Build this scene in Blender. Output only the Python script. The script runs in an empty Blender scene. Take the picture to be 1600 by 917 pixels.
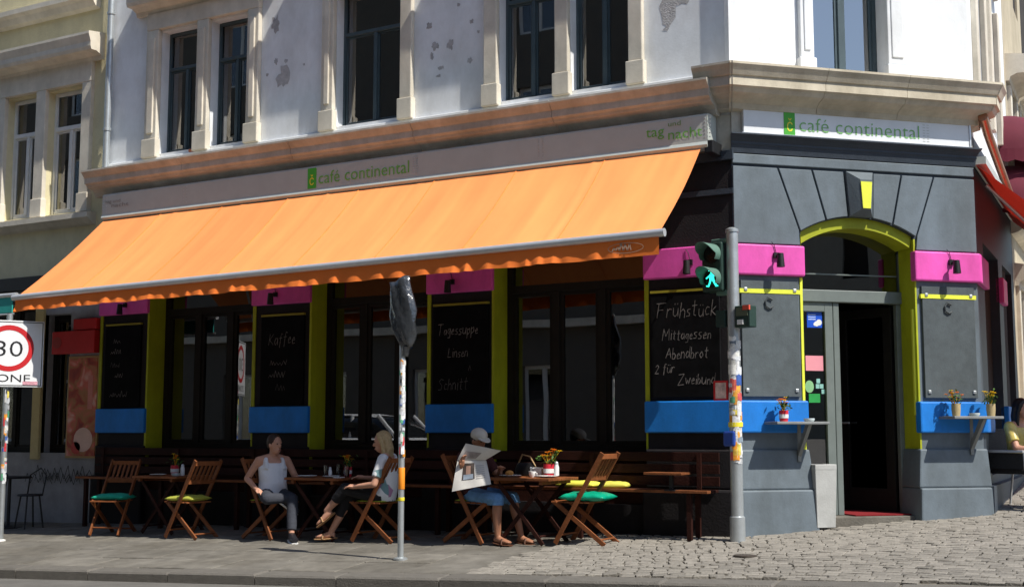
import bpy, bmesh, math, random
from mathutils import Vector, Matrix
random.seed(7)
R = math.radians
scn = bpy.context.scene
COL = scn.collection

# ------------------------------------------------------------------ camera, sky, sun, exposure
cam_d = bpy.data.cameras.new('camera'); cam = bpy.data.objects.new('camera', cam_d); COL.objects.link(cam)
cam_d.sensor_width = 36.0; cam_d.lens = 36.0 * 1958 / 1600; cam_d.clip_end = 600; cam_d.clip_start = 0.1
cam.location = (4.73, -13.0, 1.10)
cam.rotation_euler = (R(90) + math.atan(217.5 / 1958), 0, R(30.1))
scn.camera = cam
SUN = Vector((0.588, -0.12, 0.80)).normalized()
w = bpy.data.worlds.new('World'); scn.world = w; w.use_nodes = True
nt = w.node_tree
sky = nt.nodes.new('ShaderNodeTexSky'); sky.sky_type = 'NISHITA'; sky.sun_disc = False
sky.sun_elevation = math.asin(SUN.z); sky.sun_rotation = math.atan2(SUN.x, SUN.y)
sky.air_density = 1.0; sky.dust_density = 0.6
nt.links.new(sky.outputs[0], nt.nodes['Background'].inputs[0]); nt.nodes['Background'].inputs[1].default_value = 0.125
sl = bpy.data.lights.new('sun', 'SUN'); sl.energy = 4.4; sl.angle = R(0.5); sl.color = (1.0, 0.95, 0.86)
so = bpy.data.objects.new('sun', sl); COL.objects.link(so); so.location = (20, -5, 30)
so.rotation_euler = SUN.to_track_quat('Z', 'Y').to_euler()
scn.view_settings.view_transform = 'Standard'; scn.view_settings.look = 'None'
scn.view_settings.exposure = 0.45; scn.view_settings.gamma = 1.0; scn.view_settings.use_curve_mapping = False

# ------------------------------------------------------------------ materials
def lin(v):
    v /= 255.0
    return v / 12.92 if v <= 0.04045 else ((v + 0.055) / 1.055) ** 2.4
def rgb(r, g, b): return (lin(r), lin(g), lin(b))
MATS = {}
def mat(name, col, rough=0.7, var=0.12, scale=6.0, bump=0.0, bscale=60.0, metal=0.0, spec=0.4, stain=0.0, stretch=(1, 1, 1), detail=6, emit=0.0, translucent=0.0):
    if name in MATS: return MATS[name]
    m = bpy.data.materials.new(name); m.use_nodes = True; n = m.node_tree.nodes; l = m.node_tree.links
    b = n['Principled BSDF']; b.inputs['Roughness'].default_value = rough; b.inputs['Metallic'].default_value = metal
    b.inputs['Specular IOR Level'].default_value = spec
    tc = n.new('ShaderNodeTexCoord'); mp = n.new('ShaderNodeMapping'); mp.inputs['Scale'].default_value = stretch
    l.new(tc.outputs['Object'], mp.inputs[0])
    nz = n.new('ShaderNodeTexNoise'); nz.inputs['Scale'].default_value = scale; nz.inputs['Detail'].default_value = detail
    nz.inputs['Roughness'].default_value = 0.65
    l.new(mp.outputs[0], nz.inputs['Vector'])
    cr = n.new('ShaderNodeValToRGB')
    cr.color_ramp.elements[0].position = 0.3; cr.color_ramp.elements[1].position = 0.7
    cr.color_ramp.elements[0].color = (*[max(0, c * (1 - var)) for c in col], 1)
    cr.color_ramp.elements[1].color = (*[min(1, c * (1 + var)) for c in col], 1)
    l.new(nz.outputs['Fac'], cr.inputs[0]); out = cr.outputs[0]
    oi = n.new('ShaderNodeObjectInfo')
    if stain > 0:
        n2 = n.new('ShaderNodeTexNoise'); n2.inputs['Scale'].default_value = 1.3; n2.inputs['Detail'].default_value = 8; n2.inputs['Roughness'].default_value = 0.7
        mp2 = n.new('ShaderNodeMapping'); mp2.inputs['Scale'].default_value = (1, 1, 0.45)
        l.new(tc.outputs['Object'], mp2.inputs[0]); l.new(mp2.outputs[0], n2.inputs['Vector'])
        c2 = n.new('ShaderNodeValToRGB'); c2.color_ramp.elements[0].position = 0.35; c2.color_ramp.elements[1].position = 0.62
        c2.color_ramp.elements[0].color = (1 - stain, 1 - stain * 1.05, 1 - stain * 1.15, 1); c2.color_ramp.elements[1].color = (1, 1, 1, 1)
        l.new(n2.outputs['Fac'], c2.inputs[0])
        mx = n.new('ShaderNodeMix'); mx.data_type = 'RGBA'; mx.blend_type = 'MULTIPLY'; mx.inputs[0].default_value = 1.0
        l.new(out, mx.inputs[6]); l.new(c2.outputs[0], mx.inputs[7]); out = mx.outputs[2]
    # each piece differs slightly from its neighbours
    hv = n.new('ShaderNodeHueSaturation'); mr = n.new('ShaderNodeMapRange')
    mr.inputs[3].default_value = 1 - var * 0.6; mr.inputs[4].default_value = 1 + var * 0.6
    l.new(oi.outputs['Random'], mr.inputs[0]); l.new(mr.outputs[0], hv.inputs['Value']); l.new(out, hv.inputs['Color']); out = hv.outputs[0]
    l.new(out, b.inputs['Base Color'])
    if bump > 0:
        nb = n.new('ShaderNodeTexNoise'); nb.inputs['Scale'].default_value = bscale; nb.inputs['Detail'].default_value = 5
        l.new(mp.outputs[0], nb.inputs['Vector'])
        bp = n.new('ShaderNodeBump'); bp.inputs['Strength'].default_value = bump; bp.inputs['Distance'].default_value = 0.02
        l.new(nb.outputs['Fac'], bp.inputs['Height']); l.new(bp.outputs[0], b.inputs['Normal'])
    if emit > 0:
        b.inputs['Emission Color'].default_value = (*col, 1); b.inputs['Emission Strength'].default_value = emit
    if translucent > 0:
        tr = n.new('ShaderNodeBsdfTranslucent'); l.new(out, tr.inputs[0])
        ms = n.new('ShaderNodeMixShader'); ms.inputs[0].default_value = translucent
        l.new(b.outputs[0], ms.inputs[1]); l.new(tr.outputs[0], ms.inputs[2])
        l.new(ms.outputs[0], n['Material Output'].inputs[0])
    MATS[name] = m; return m
def glass(name, tint, ior=1.6, rough=0.0):
    if name in MATS: return MATS[name]
    m = bpy.data.materials.new(name); m.use_nodes = True; n = m.node_tree.nodes; l = m.node_tree.links
    n.remove(n['Principled BSDF'])
    tr = n.new('ShaderNodeBsdfTransparent'); tr.inputs[0].default_value = (*tint, 1)
    gl = n.new('ShaderNodeBsdfGlossy'); gl.inputs['Roughness'].default_value = rough; gl.inputs[0].default_value = (1, 1, 1, 1)
    fr = n.new('ShaderNodeFresnel'); fr.inputs[0].default_value = ior
    nz = n.new('ShaderNodeTexNoise'); nz.inputs['Scale'].default_value = 1.1; nz.inputs['Detail'].default_value = 1
    tc = n.new('ShaderNodeTexCoord'); l.new(tc.outputs['Object'], nz.inputs['Vector'])
    bp = n.new('ShaderNodeBump'); bp.inputs['Strength'].default_value = 0.05; bp.inputs['Distance'].default_value = 0.02
    l.new(nz.outputs['Fac'], bp.inputs['Height']); l.new(bp.outputs[0], gl.inputs['Normal'])
    mx = n.new('ShaderNodeMixShader'); l.new(fr.outputs[0], mx.inputs[0]); l.new(tr.outputs[0], mx.inputs[1]); l.new(gl.outputs[0], mx.inputs[2])
    l.new(mx.outputs[0], n['Material Output'].inputs[0]); MATS[name] = m; return m

plaster = mat('white_plaster', (0.84, 0.865, 0.89), 0.9, 0.06, 3, 0.07, 40, stain=0.20)
bare = mat('bare_render', (0.42, 0.41, 0.41), 0.95, 0.22, 14, 0.5, 60)
stone = mat('trim_stone', (0.70, 0.65, 0.55), 0.85, 0.10, 5, 0.10, 50, stain=0.22)
corn = mat('cornice_stone', (0.54, 0.51, 0.44), 0.85, 0.16, 5, 0.12, 50, stain=0.3)
grey = mat('grey_paint', (0.148, 0.185, 0.218), 0.62, 0.10, 5, 0.08, 45, stain=0.32)
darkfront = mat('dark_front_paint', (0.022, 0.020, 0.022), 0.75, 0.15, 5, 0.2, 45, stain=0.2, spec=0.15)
cornb = mat('pale_cornice_stone', (0.66, 0.59, 0.46), 0.85, 0.12, 5, 0.12, 50, stain=0.3)
slate = mat('dark_moulding_paint', (0.035, 0.046, 0.062), 0.55, 0.15, 6, 0.15, 45)
pink = mat('pink_paint', (0.86, 0.105, 0.50), 0.55, 0.06, 5, 0.06, 45, stain=0.3)
blue = mat('blue_paint', (0.008, 0.21, 0.72), 0.55, 0.07, 5, 0.06, 45, stain=0.3)
lime = mat('lime_paint', (0.42, 0.46, 0.013), 0.6, 0.08, 5, 0.06, 45, stain=0.3)
limeb = mat('bright_lime_paint', (0.74, 0.78, 0.06), 0.6, 0.06, 5, 0.1, 45)
framem = mat('window_frame_paint', (0.06, 0.088, 0.10), 0.45, 0.12, 6, 0.05)
doorm = mat('door_frame_paint', (0.15, 0.175, 0.165), 0.45, 0.1, 6, 0.05)
darkwood = mat('dark_frame_wood', (0.016, 0.014, 0.012), 0.55, 0.2, 8, 0.1, spec=0.15)
whitef = mat('white_frame_paint', (0.72, 0.72, 0.70), 0.5, 0.06, 6)
yellowp = mat('yellow_plaster', (0.74, 0.67, 0.43), 0.9, 0.07, 4, 0.25, 40, stain=0.16)
black = mat('black_paint', (0.012, 0.012, 0.013), 0.5, 0.2, 8)
chalkb = mat('chalkboard_black', (0.006, 0.006, 0.007), 0.9, 0.5, 5, stain=0.2, spec=0.08)
chalkg = mat('weathered_slate_board', (0.085, 0.105, 0.115), 0.7, 0.2, 7, 0.1, stain=0.2)
chalk = mat('white_chalk', (0.17, 0.155, 0.15), 0.95, 0.7, 22)
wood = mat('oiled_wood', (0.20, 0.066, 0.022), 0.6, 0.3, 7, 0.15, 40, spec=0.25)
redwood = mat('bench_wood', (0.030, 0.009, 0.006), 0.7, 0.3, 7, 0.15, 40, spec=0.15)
metal = mat('galvanised_metal', (0.46, 0.49, 0.50), 0.4, 0.12, 9, 0.05, metal=0.6)
alu = mat('aluminium', (0.62, 0.63, 0.64), 0.35, 0.06, 9, metal=0.5)
boxm = mat('awning_box_metal', (0.50, 0.53, 0.49), 0.5, 0.05, 4, metal=0.2)
orange = mat('orange_canvas', (0.96, 0.32, 0.10), 0.85, 0.10, 1.1, 0.12, 120, stain=0.06, stretch=(3, .3, .3), detail=2, translucent=0.02)
orangev = mat('orange_valance_canvas', (0.86, 0.20, 0.03), 0.85, 0.06, 3, 0.1, 120, translucent=0.08)
redc = mat('red_canvas', (0.45, 0.022, 0.010), 0.85, 0.08, 3, 0.1, 120, translucent=0.2)
burg = mat('burgundy_canvas', (0.10, 0.008, 0.022), 0.85, 0.1, 3)
teal = mat('teal_paint', (0.03, 0.35, 0.31), 0.6, 0.08, 4)
copper = mat('copper', (0.42, 0.20, 0.11), 0.35, 0.15, 6, metal=0.8)
glas = glass('window_glass', (0.5, 0.52, 0.5), 2.5)
glas2 = glass('upper_window_glass', (0.5, 0.53, 0.55), 2.5)
glas3 = glass('sky_window_glass', (0.7, 0.75, 0.8), 3.8)
tumbler = glass('drinking_glass', (0.85, 0.88, 0.88), 1.45)
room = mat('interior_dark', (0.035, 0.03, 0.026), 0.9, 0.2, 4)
curtain = mat('net_curtain', (0.6, 0.62, 0.64), 0.9, 0.06, 5)
asphalt = mat('asphalt', (0.15, 0.143, 0.13), 0.9, 0.18, 3, 0.5, 120)
slabm = mat('paving_slab', (0.170, 0.158, 0.136), 0.9, 0.26, 5, 0.35, 60, stain=0.34)
settm = mat('granite_sett', (0.21, 0.193, 0.166), 0.85, 0.3, 8, 0.5, 50, detail=9)
joint = mat('joint_sand', (0.155, 0.14, 0.115), 0.95, 0.3, 20, 0.5, 90)
kerbm = mat('granite_kerb', (0.125, 0.115, 0.10), 0.85, 0.14, 12, 0.4, 70)
signw = mat('sign_white', (0.78, 0.80, 0.82), 0.4, 0.04, 4)
signg = mat('sign_green', (0.07, 0.42, 0.035), 0.5, 0.03, 4)
letg = mat('letter_green', (0.16, 0.44, 0.07), 0.5, 0.05, 4)
letd = mat('letter_dull_green', (0.18, 0.32, 0.10), 0.5, 0.05, 4)
ylw = mat('sign_yellow', (0.85, 0.72, 0.05), 0.5, 0.03, 4)
redp = mat('red_paint', (0.55, 0.015, 0.02), 0.5, 0.08, 5)
whitep = mat('white_enamel', (0.76, 0.76, 0.74), 0.45, 0.05, 5)
skin = mat('skin', (0.52, 0.27, 0.18), 0.55, 0.08, 12)
skin2 = mat('tanned_skin', (0.33, 0.15, 0.085), 0.55, 0.08, 12)
lens_green = mat('green_signal_light', (0.03, 0.85, 0.62), 0.4, 0, 1, emit=1.6)
lens_off = mat('unlit_lens', (0.012, 0.012, 0.012), 0.25, 0.1, 4)
siggreen = mat('signal_housing_green', (0.018, 0.045, 0.036), 0.5, 0.12, 6)
visorg = mat('visor_green', (0.10, 0.19, 0.15), 0.55, 0.1, 6)
plastic = mat('black_plastic_bag', (0.030, 0.033, 0.037), 0.2, 0.3, 5, 0.35, 22, spec=1.0)

# ------------------------------------------------------------------ mesh helpers
class Fr:
    def __init__(s, ox=0, oy=0, t=(1, 0), n=(0, -1)): s.o = (ox, oy); s.t = t; s.n = n
    def __call__(s, a, o, z): return Vector((s.o[0] + s.t[0] * a + s.n[0] * o, s.o[1] + s.t[1] * a + s.n[1] * o, z))
WORLD = lambda x, y, z: Vector((x, y, z))
FA = Fr()                                            # long street front: a = x, o = outwards (-y)
q = 2 ** -0.5
FB = Fr(0, 0, (q, q), (q, -q))                       # chamfered corner front
FC = Fr(2.157, 2.157, (-0.056, 0.998), (0.998, 0.056))  # side-street front
def org(o):
    v = Vector((0, 0, 0))
    while o is not None: v += o.location; o = o.parent
    return v
class MB:
    def __init__(s, fr=WORLD): s.v = []; s.f = []; s.fr = fr
    def add(s, vs, fs):
        k = len(s.v); s.v += [s.fr(*p) for p in vs]; s.f += [tuple(i + k for i in f) for f in fs]; return s
    def box(s, a0, a1, o0, o1, z0, z1):
        s.add([(a0, o0, z0), (a1, o0, z0), (a1, o1, z0), (a0, o1, z0), (a0, o0, z1), (a1, o0, z1), (a1, o1, z1), (a0, o1, z1)],
              [(0, 3, 2, 1), (4, 5, 6, 7), (0, 1, 5, 4), (1, 2, 6, 5), (2, 3, 7, 6), (3, 0, 4, 7)]); return s
    def bar(s, p0, p1, wd, ht, up=(0, 0, 1)):
        p0 = Vector(p0); p1 = Vector(p1); d = (p1 - p0).normalized(); u = Vector(up); sd = d.cross(u)
        if sd.length < 1e-4: sd = d.cross(Vector((0, 1, 0)))
        sd.normalize(); u = sd.cross(d).normalized(); a = sd * wd / 2; b = u * ht / 2
        vs = [p + x for p in (p0, p1) for x in (-a - b, a - b, a + b, -a + b)]
        s.add([tuple(v) for v in vs], [(0, 3, 2, 1), (4, 5, 6, 7), (0, 1, 5, 4), (1, 2, 6, 5), (2, 3, 7, 6), (3, 0, 4, 7)]); return s
    def tube(s, pts, r, n=10, cap=True):
        pts = [Vector(p) for p in pts]; rs = r if isinstance(r, (list, tuple)) else [r] * len(pts)
        vs = []; fs = []; prev = None
        for i, p in enumerate(pts):
            d = (pts[min(i + 1, len(pts) - 1)] - pts[max(i - 1, 0)]).normalized()
            if prev is None:
                prev = d.cross(Vector((0, 0, 1)));
                if prev.length < 0.01: prev = Vector((1, 0, 0))
            a = (prev - d * prev.dot(d)).normalized(); b = d.cross(a); prev = a
            vs += [tuple(p + (a * math.cos(2 * math.pi * k / n) + b * math.sin(2 * math.pi * k / n)) * rs[i]) for k in range(n)]
        for i in range(len(pts) - 1):
            for k in range(n): fs.append((i * n + k, i * n + (k + 1) % n, (i + 1) * n + (k + 1) % n, (i + 1) * n + k))
        if cap: fs += [tuple(range(n))[::-1], tuple(range((len(pts) - 1) * n, len(pts) * n))]
        s.add(vs, fs); return s
    def lathe(s, c, prof, n=14):
        vs = []; fs = []
        for r, z in prof: vs += [(c[0] + r * math.cos(2 * math.pi * k / n), c[1] + r * math.sin(2 * math.pi * k / n), c[2] + z) for k in range(n)]
        for i in range(len(prof) - 1):
            for k in range(n): fs.append((i * n + k, i * n + (k + 1) % n, (i + 1) * n + (k + 1) % n, (i + 1) * n + k))
        fs += [tuple(range(n))[::-1], tuple(range((len(prof) - 1) * n, len(prof) * n))]
        s.add(vs, fs); return s
    def prism(s, poly, o0, o1):                      # polygon in (a, z), extruded o0 -> o1
        n = len(poly); vs = [(a, o0, z) for a, z in poly] + [(a, o1, z) for a, z in poly]
        fs = [tuple(range(n))[::-1], tuple(range(n, 2 * n))] + [(i, (i + 1) % n, n + (i + 1) % n, n + i) for i in range(n)]
        s.add(vs, fs); return s
    def profile(s, prof, a0, a1, m0=0.0, m1=0.0):    # moulding: (o, z) profile run a0 -> a1, ends mitred by m * o
        n = len(prof); vs = [(a0 + m0 * o, o, z) for o, z in prof] + [(a1 + m1 * o, o, z) for o, z in prof]
        fs = [tuple(range(n)), tuple(range(n, 2 * n))[::-1]] + [(i, (i + 1) % n, n + (i + 1) % n, n + i) for i in range(n)]
        s.add(vs, fs); return s
    def ell(s, c, r, n=12, m=8, rot=None):
        vs = []; fs = []; c = Vector(c)
        for i in range(m + 1):
            th = math.pi * i / m
            for k in range(n):
                p = Vector((r[0] * math.sin(th) * math.cos(2 * math.pi * k / n), r[1] * math.sin(th) * math.sin(2 * math.pi * k / n), r[2] * math.cos(th)))
                if rot is not None: p = rot @ p
                vs.append(tuple(c + p))
        for i in range(m):
            for k in range(n): fs.append((i * n + k, (i + 1) * n + k, (i + 1) * n + (k + 1) % n, i * n + (k + 1) % n))
        s.add(vs, fs); return s
    def caps(s, p0, r0, p1, r1, n=10):
        s.tube([p0, p1], [r0, r1], n); s.ell(p0, (r0, r0, r0), n, 6); s.ell(p1, (r1, r1, r1), n, 6); return s
    def loft(s, rings, n=14):                        # rings: (centre, half-x vector, half-y vector)
        vs = []; fs = []
        for c, a, b in rings:
            c, a, b = Vector(c), Vector(a), Vector(b)
            vs += [tuple(c + a * math.cos(2 * math.pi * k / n) + b * math.sin(2 * math.pi * k / n)) for k in range(n)]
        for i in range(len(rings) - 1):
            for k in range(n): fs.append((i * n + k, i * n + (k + 1) % n, (i + 1) * n + (k + 1) % n, (i + 1) * n + k))
        fs += [tuple(range(n))[::-1], tuple(range((len(rings) - 1) * n, len(rings) * n))]
        s.add(vs, fs); return s
    def build(s, name, m, parent=None, smooth=0, bevel=0.0, vox=0.0, recalc=True):
        me = bpy.data.meshes.new(name); off = org(parent)
        me.from_pydata([tuple(v - off) for v in s.v], [], s.f)
        if recalc or vox:
            bm = bmesh.new(); bm.from_mesh(me); bmesh.ops.remove_doubles(bm, verts=bm.verts, dist=1e-6)
            bmesh.ops.recalc_face_normals(bm, faces=bm.faces); bm.to_mesh(me); bm.free()
        if vox:
            t = bpy.data.objects.new('tmp', me); COL.objects.link(t)
            rm = t.modifiers.new('r', 'REMESH'); rm.mode = 'VOXEL'; rm.voxel_size = vox
            sm = t.modifiers.new('s', 'SMOOTH'); sm.iterations = 3; sm.factor = 0.5
            dg = bpy.context.evaluated_depsgraph_get(); me2 = bpy.data.meshes.new_from_object(t.evaluated_get(dg))
            bpy.data.objects.remove(t); bpy.data.meshes.remove(me); me = me2; me.name = name; smooth = 180
        me.materials.clear(); me.materials.append(m)
        if smooth:
            me.polygons.foreach_set('use_smooth', [True] * len(me.polygons)); 
            if smooth < 180: me.set_sharp_from_angle(angle=R(smooth))
        o = bpy.data.objects.new(name, me); COL.objects.link(o); o.parent = parent
        if bevel:
            b = o.modifiers.new('bevel', 'BEVEL'); b.width = bevel; b.segments = 2; b.limit_method = 'ANGLE'
        return o
def tag(o, label, cat=None, group=None, kind=None):
    if label: o['label'] = label
    if cat: o['category'] = cat
    if group: o['group'] = group
    if kind: o['kind'] = kind
    return o
def thing(name, label, cat, loc=(0, 0, 0), rz=0, group=None):
    o = bpy.data.objects.new(name, None); o.empty_display_size = 0.1; COL.objects.link(o)
    o.location = loc; o.rotation_euler = (0, 0, rz); return tag(o, label, cat, group)
def dup(o, parent=None, loc=None, rz=None, label=None):
    c = o.copy(); COL.objects.link(c); c.parent = parent
    if loc is not None: c.location = loc
    if rz is not None: c.rotation_euler = (0, 0, rz)
    if label: c['label'] = label
    for ch in o.children: dup(ch, c)
    return c
def B(fr, *a): return MB(fr).box(*a)
def G(x, y):                                         # sloping pavement
    return 0.02 * max(-40, min(40, x)) + 0.065 * max(-8.0, min(9, y))
def wall_mesh(fr, a0, a1, z0, z1, o, holes, depth):  # front skin with openings and reveals
    mb = MB(fr); xs = sorted({a0, a1, *[h[0] for h in holes], *[h[1] for h in holes]}); zs = sorted({z0, z1, *[h[2] for h in holes], *[h[3] for h in holes]})
    for i in range(len(xs) - 1):
        for j in range(len(zs) - 1):
            cx = (xs[i] + xs[i + 1]) / 2; cz = (zs[j] + zs[j + 1]) / 2
            if any(h[0] < cx < h[1] and h[2] < cz < h[3] for h in holes): continue
            mb.add([(xs[i], o, zs[j]), (xs[i + 1], o, zs[j]), (xs[i + 1], o, zs[j + 1]), (xs[i], o, zs[j + 1])], [(0, 1, 2, 3)])
    for h in holes:
        a, b, c, d = h; e = o - depth
        for p, r_ in (((a, c), (a, d)), ((a, d), (b, d)), ((b, d), (b, c)), ((b, c), (a, c))):
            mb.add([(p[0], o, p[1]), (r_[0], o, r_[1]), (r_[0], e, r_[1]), (p[0], e, p[1])], [(0, 1, 2, 3)])
    return mb
FONT = {}
def text_mb(fr, txt, size, a, z, o, th=0.004, align='LEFT', thin=0.0, shear=0.0, flip=False):
    cu = bpy.data.curves.new('t', 'FONT'); cu.body = txt; cu.size = size; cu.align_x = align; cu.offset = thin; cu.shear = shear; cu.resolution_u = 3
    ob = bpy.data.objects.new('t', cu); COL.objects.link(ob)
    dg = bpy.context.evaluated_depsgraph_get(); me = bpy.data.meshes.new_from_object(ob.evaluated_get(dg))
    mb = MB(fr); k = -1 if flip else 1
    mb.add([(a + k * v.co.x, o + th, z + v.co.y) for v in me.vertices], [tuple(p.vertices) for p in me.polygons])
    bpy.data.objects.remove(ob); bpy.data.curves.remove(cu); bpy.data.meshes.remove(me)
    return mb
# single-stroke hand lettering (x-height 1, cap 1.7)
GL = {'F': [[(0, 0), (.1, 1.7)], [(-.2, 1.7), (1, 1.75)], [(0, .9), (.7, .95)]], 'r': [[(0, 0), (.05, 1)], [(.05, .7), (.3, 1), (.55, .9)]],
 'u': [[(0, 1), (.05, .2), (.3, 0), (.55, .3), (.6, 1), (.62, 0)]], 'h': [[(0, 0), (.05, 1.7)], [(.05, .7), (.35, 1), (.55, .7), (.55, 0)]],
 's': [[(.5, .95), (.15, .9), (.1, .6), (.45, .4), (.4, .05), (0, .05)]], 't': [[(.25, 1.6), (.25, .1), (.5, 0)], [(0, 1.05), (.55, 1.1)]],
 'c': [[(.55, .85), (.25, 1), (.02, .55), (.2, .02), (.55, .15)]], 'k': [[(0, 0), (.05, 1.7)], [(.5, 1), (.05, .5), (.6, 0)]],
 'M': [[(0, 0), (.1, 1.7), (.5, .6), (.95, 1.7), (1.05, 0)]], 'i': [[(.1, 1), (.12, 0)], [(.1, 1.35), (.14, 1.42)]],
 'a': [[(.5, .9), (.15, .95), (0, .4), (.2, 0), (.5, .4), (.52, 1), (.58, 0)]], 'g': [[(.5, .9), (.15, .95), (0, .4), (.3, .1), (.52, 1), (.5, -.5), (.1, -.55)]],
 'e': [[(.05, .5), (.5, .6), (.35, 1), (.05, .6), (.15, .05), (.55, .15)]], 'n': [[(0, 0), (.03, 1)], [(.03, .7), (.3, 1), (.5, .7), (.52, 0)]],
 'A': [[(0, 0), (.5, 1.7), (.95, 0)], [(.1, .6), (.9, .65)]], 'b': [[(0, 1.7), (.02, 0), (.4, .05), (.5, .6), (.2, .95), (.02, .6)]],
 'd': [[(.5, .8), (.2, 1), (0, .4), (.2, 0), (.5, .4), (.55, 1.7), (.56, 0)]], 'o': [[(.3, 1), (.02, .5), (.25, 0), (.55, .45), (.3, 1)]],
 '2': [[(0, 1.2), (.3, 1.6), (.6, 1.2), (.1, .2), (-.1, 0), (.7, .05)]], 'f': [[(.6, 1.5), (.35, 1.65), (.25, 1.2), (.2, -.4)], [(0, .95), (.5, 1)]],
 'Z': [[(0, 1.6), (.9, 1.7), (0, 0), (1, .1)]], 'w': [[(0, 1), (.2, 0), (.4, .7), (.6, 0), (.8, 1)]], 'T': [[(.45, 0), (.5, 1.6)], [(0, 1.65), (1, 1.7)]],
 'p': [[(.05, -.6), (.02, 1)], [(.02, .7), (.4, 1), (.5, .4), (.1, .05)]], 'L': [[(.1, 1.6), (.02, 0), (.7, .05)]],
 'S': [[(.8, 1.5), (.4, 1.7), (.05, 1.3), (.6, .7), (.5, .1), (0, .1)]], 'K': [[(0, 0), (.08, 1.7)], [(.8, 1.7), (.1, .8), (.9, 0)]], 'l': [[(.1, 1.7), (.12, 0)]]}
def hand(fr, txt, a, z, h, o, wd=0.007, slant=0.12):
    mb = MB(fr); x = a; rnd = random.Random(len(txt) * 7 + ord(txt[0]))
    for ch in txt:
        if ch == ' ': x += 0.6 * h; continue
        g = GL['u' if ch == 'ü' else ch]; st = list(g)
        if ch == 'ü': st = st + [[(.12, 1.35), (.16, 1.5)], [(.45, 1.35), (.49, 1.5)]]
        mx = max(p[0] for s in st for p in s); jz = rnd.uniform(-.12, .12) * h; sc = rnd.uniform(.88, 1.12)
        for s in st:
            pts = [(x + (px + slant * pz) * h * sc, z + jz + pz * h * sc) for px, pz in s]
            for (x0, z0), (x1, z1) in zip(pts, pts[1:]):
                dx, dz = x1 - x0, z1 - z0; L = math.hypot(dx, dz) or 1; ww = wd * rnd.uniform(.45, .8); nx, nz = -dz / L * ww, dx / L * ww
                mb.add([(x0 - nx, o, z0 - nz), (x1 - nx, o, z1 - nz), (x1 + nx, o, z1 + nz), (x0 + nx, o, z0 + nz)], [(0, 1, 2, 3)])
        x += (mx + 0.22) * h * sc
    return mb
def scribble(mb, a, z, n, h, o, wd=0.005, seed=1):   # illegible chalk handwriting
    rnd = random.Random(seed); pts = []; x = a
    for i in range(n):
        pts.append((x, z + (h if i % 2 else 0) * rnd.uniform(.5, 1.5) + rnd.uniform(-.1, .1) * h)); x += h * rnd.uniform(.25, .6)
    for (x0, z0), (x1, z1) in zip(pts, pts[1:]):
        dx, dz = x1 - x0, z1 - z0; L = math.hypot(dx, dz) or 1; nx, nz = -dz / L * wd * .5, dx / L * wd * .5
        mb.add([(x0 - nx, o, z0 - nz), (x1 - nx, o, z1 - nz), (x1 + nx, o, z1 + nz), (x0 + nx, o, z0 + nz)], [(0, 1, 2, 3)])
    return mb

# ------------------------------------------------------------------ ground
KS = 0.105
def KY(x): return -2.95 + KS * x
road = MB(); xs = [-120, -40, 40, 120]
for i in range(3):
    zf = lambda x: -0.292 + .0268 * max(-40, min(40, x))
    road.add([(xs[i], -120, zf(xs[i])), (xs[i + 1], -120, zf(xs[i + 1])), (xs[i + 1], 60, zf(xs[i + 1])), (xs[i], 60, zf(xs[i]))], [(0, 1, 2, 3)])
tag(road.build('road', asphalt), 'pale asphalt road along the kerb', kind='structure')
pv = MB(); px = [-40, -20, -10, -4, 0, 3, 6.6]
for i in range(len(px) - 1):
    for j in range(4):
        def yy(x, j): return [KY(x) + 0.1, 0.0, 9.0, 20, 40][j]
        a, b = px[i], px[i + 1]
        pv.add([(a, yy(a, j), G(a, yy(a, j)) - .02), (b, yy(b, j), G(b, yy(b, j)) - .02), (b, yy(b, j + 1), G(b, yy(b, j + 1)) - .02), (a, yy(a, j + 1), G(a, yy(a, j + 1)) - .02)], [(0, 1, 2, 3)])
pave = tag(pv.build('pavement', joint), 'pavement of slabs and granite setts in front of the cafe', kind='structure')
kc, ks_ = math.cos(math.atan(KS)), math.sin(math.atan(KS))
def K(a, d): return (a * kc - d * ks_, -2.95 + a * ks_ + d * kc)       # along kerb, in from kerb edge
def kbox(a0, a1, d0, d1, top, h, cham=0.012):
    mb = MB(); P = []
    for ins, dz in ((0, -h), (0, -cham), (cham, 0)):
        for a, d in ((a0 + ins, d0 + ins), (a1 - ins, d0 + ins), (a1 - ins, d1 - ins), (a0 + ins, d1 - ins)):
            x, y = K(a, d); P.append((x, y, G(x, y) + top + dz))
    mb.add(P, [(8, 9, 10, 11)] + [(k * 4 + i, k * 4 + (i + 1) % 4, k * 4 + 4 + (i + 1) % 4, k * 4 + 4 + i) for k in range(2) for i in range(4)])
    return mb
a = -16.0; rnd = random.Random(3)
while a < 6.8:
    L = rnd.uniform(.85, 1.15); kbox(a + .006, a + L - .006, 0, .27, .004 + rnd.uniform(-.006, .006), .25, .018).build('kerb_stone', kerbm, pave, recalc=False); a += L
d = .285; row = 0
while d < 3.6:
    a = -16.0 + (row % 2) * .4 + rnd.uniform(-.1, .1); W = .60
    while a < -1.75:
        L = rnd.choice((.75, .85, .95)); x, y = K(a + L / 2, d + W / 2)
        if y < 0.1 and x < -1.7 - 0.12 * (row % 2): kbox(a + .009, a + L - .009, d + .009, d + W - .009, rnd.uniform(-.004, .004), .06, .006).build('paving_slab', slabm, pave, recalc=False)
        a += L
    d += W; row += 1
def inside(x, y):
    if y > -.02 and x < 0.0: return True
    if 0 <= y <= 2.157 and x < y - .02: return True
    return y > 2.157 and x < 2.157 - .056 * (y - 2.157)
sett_meshes = []
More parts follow.
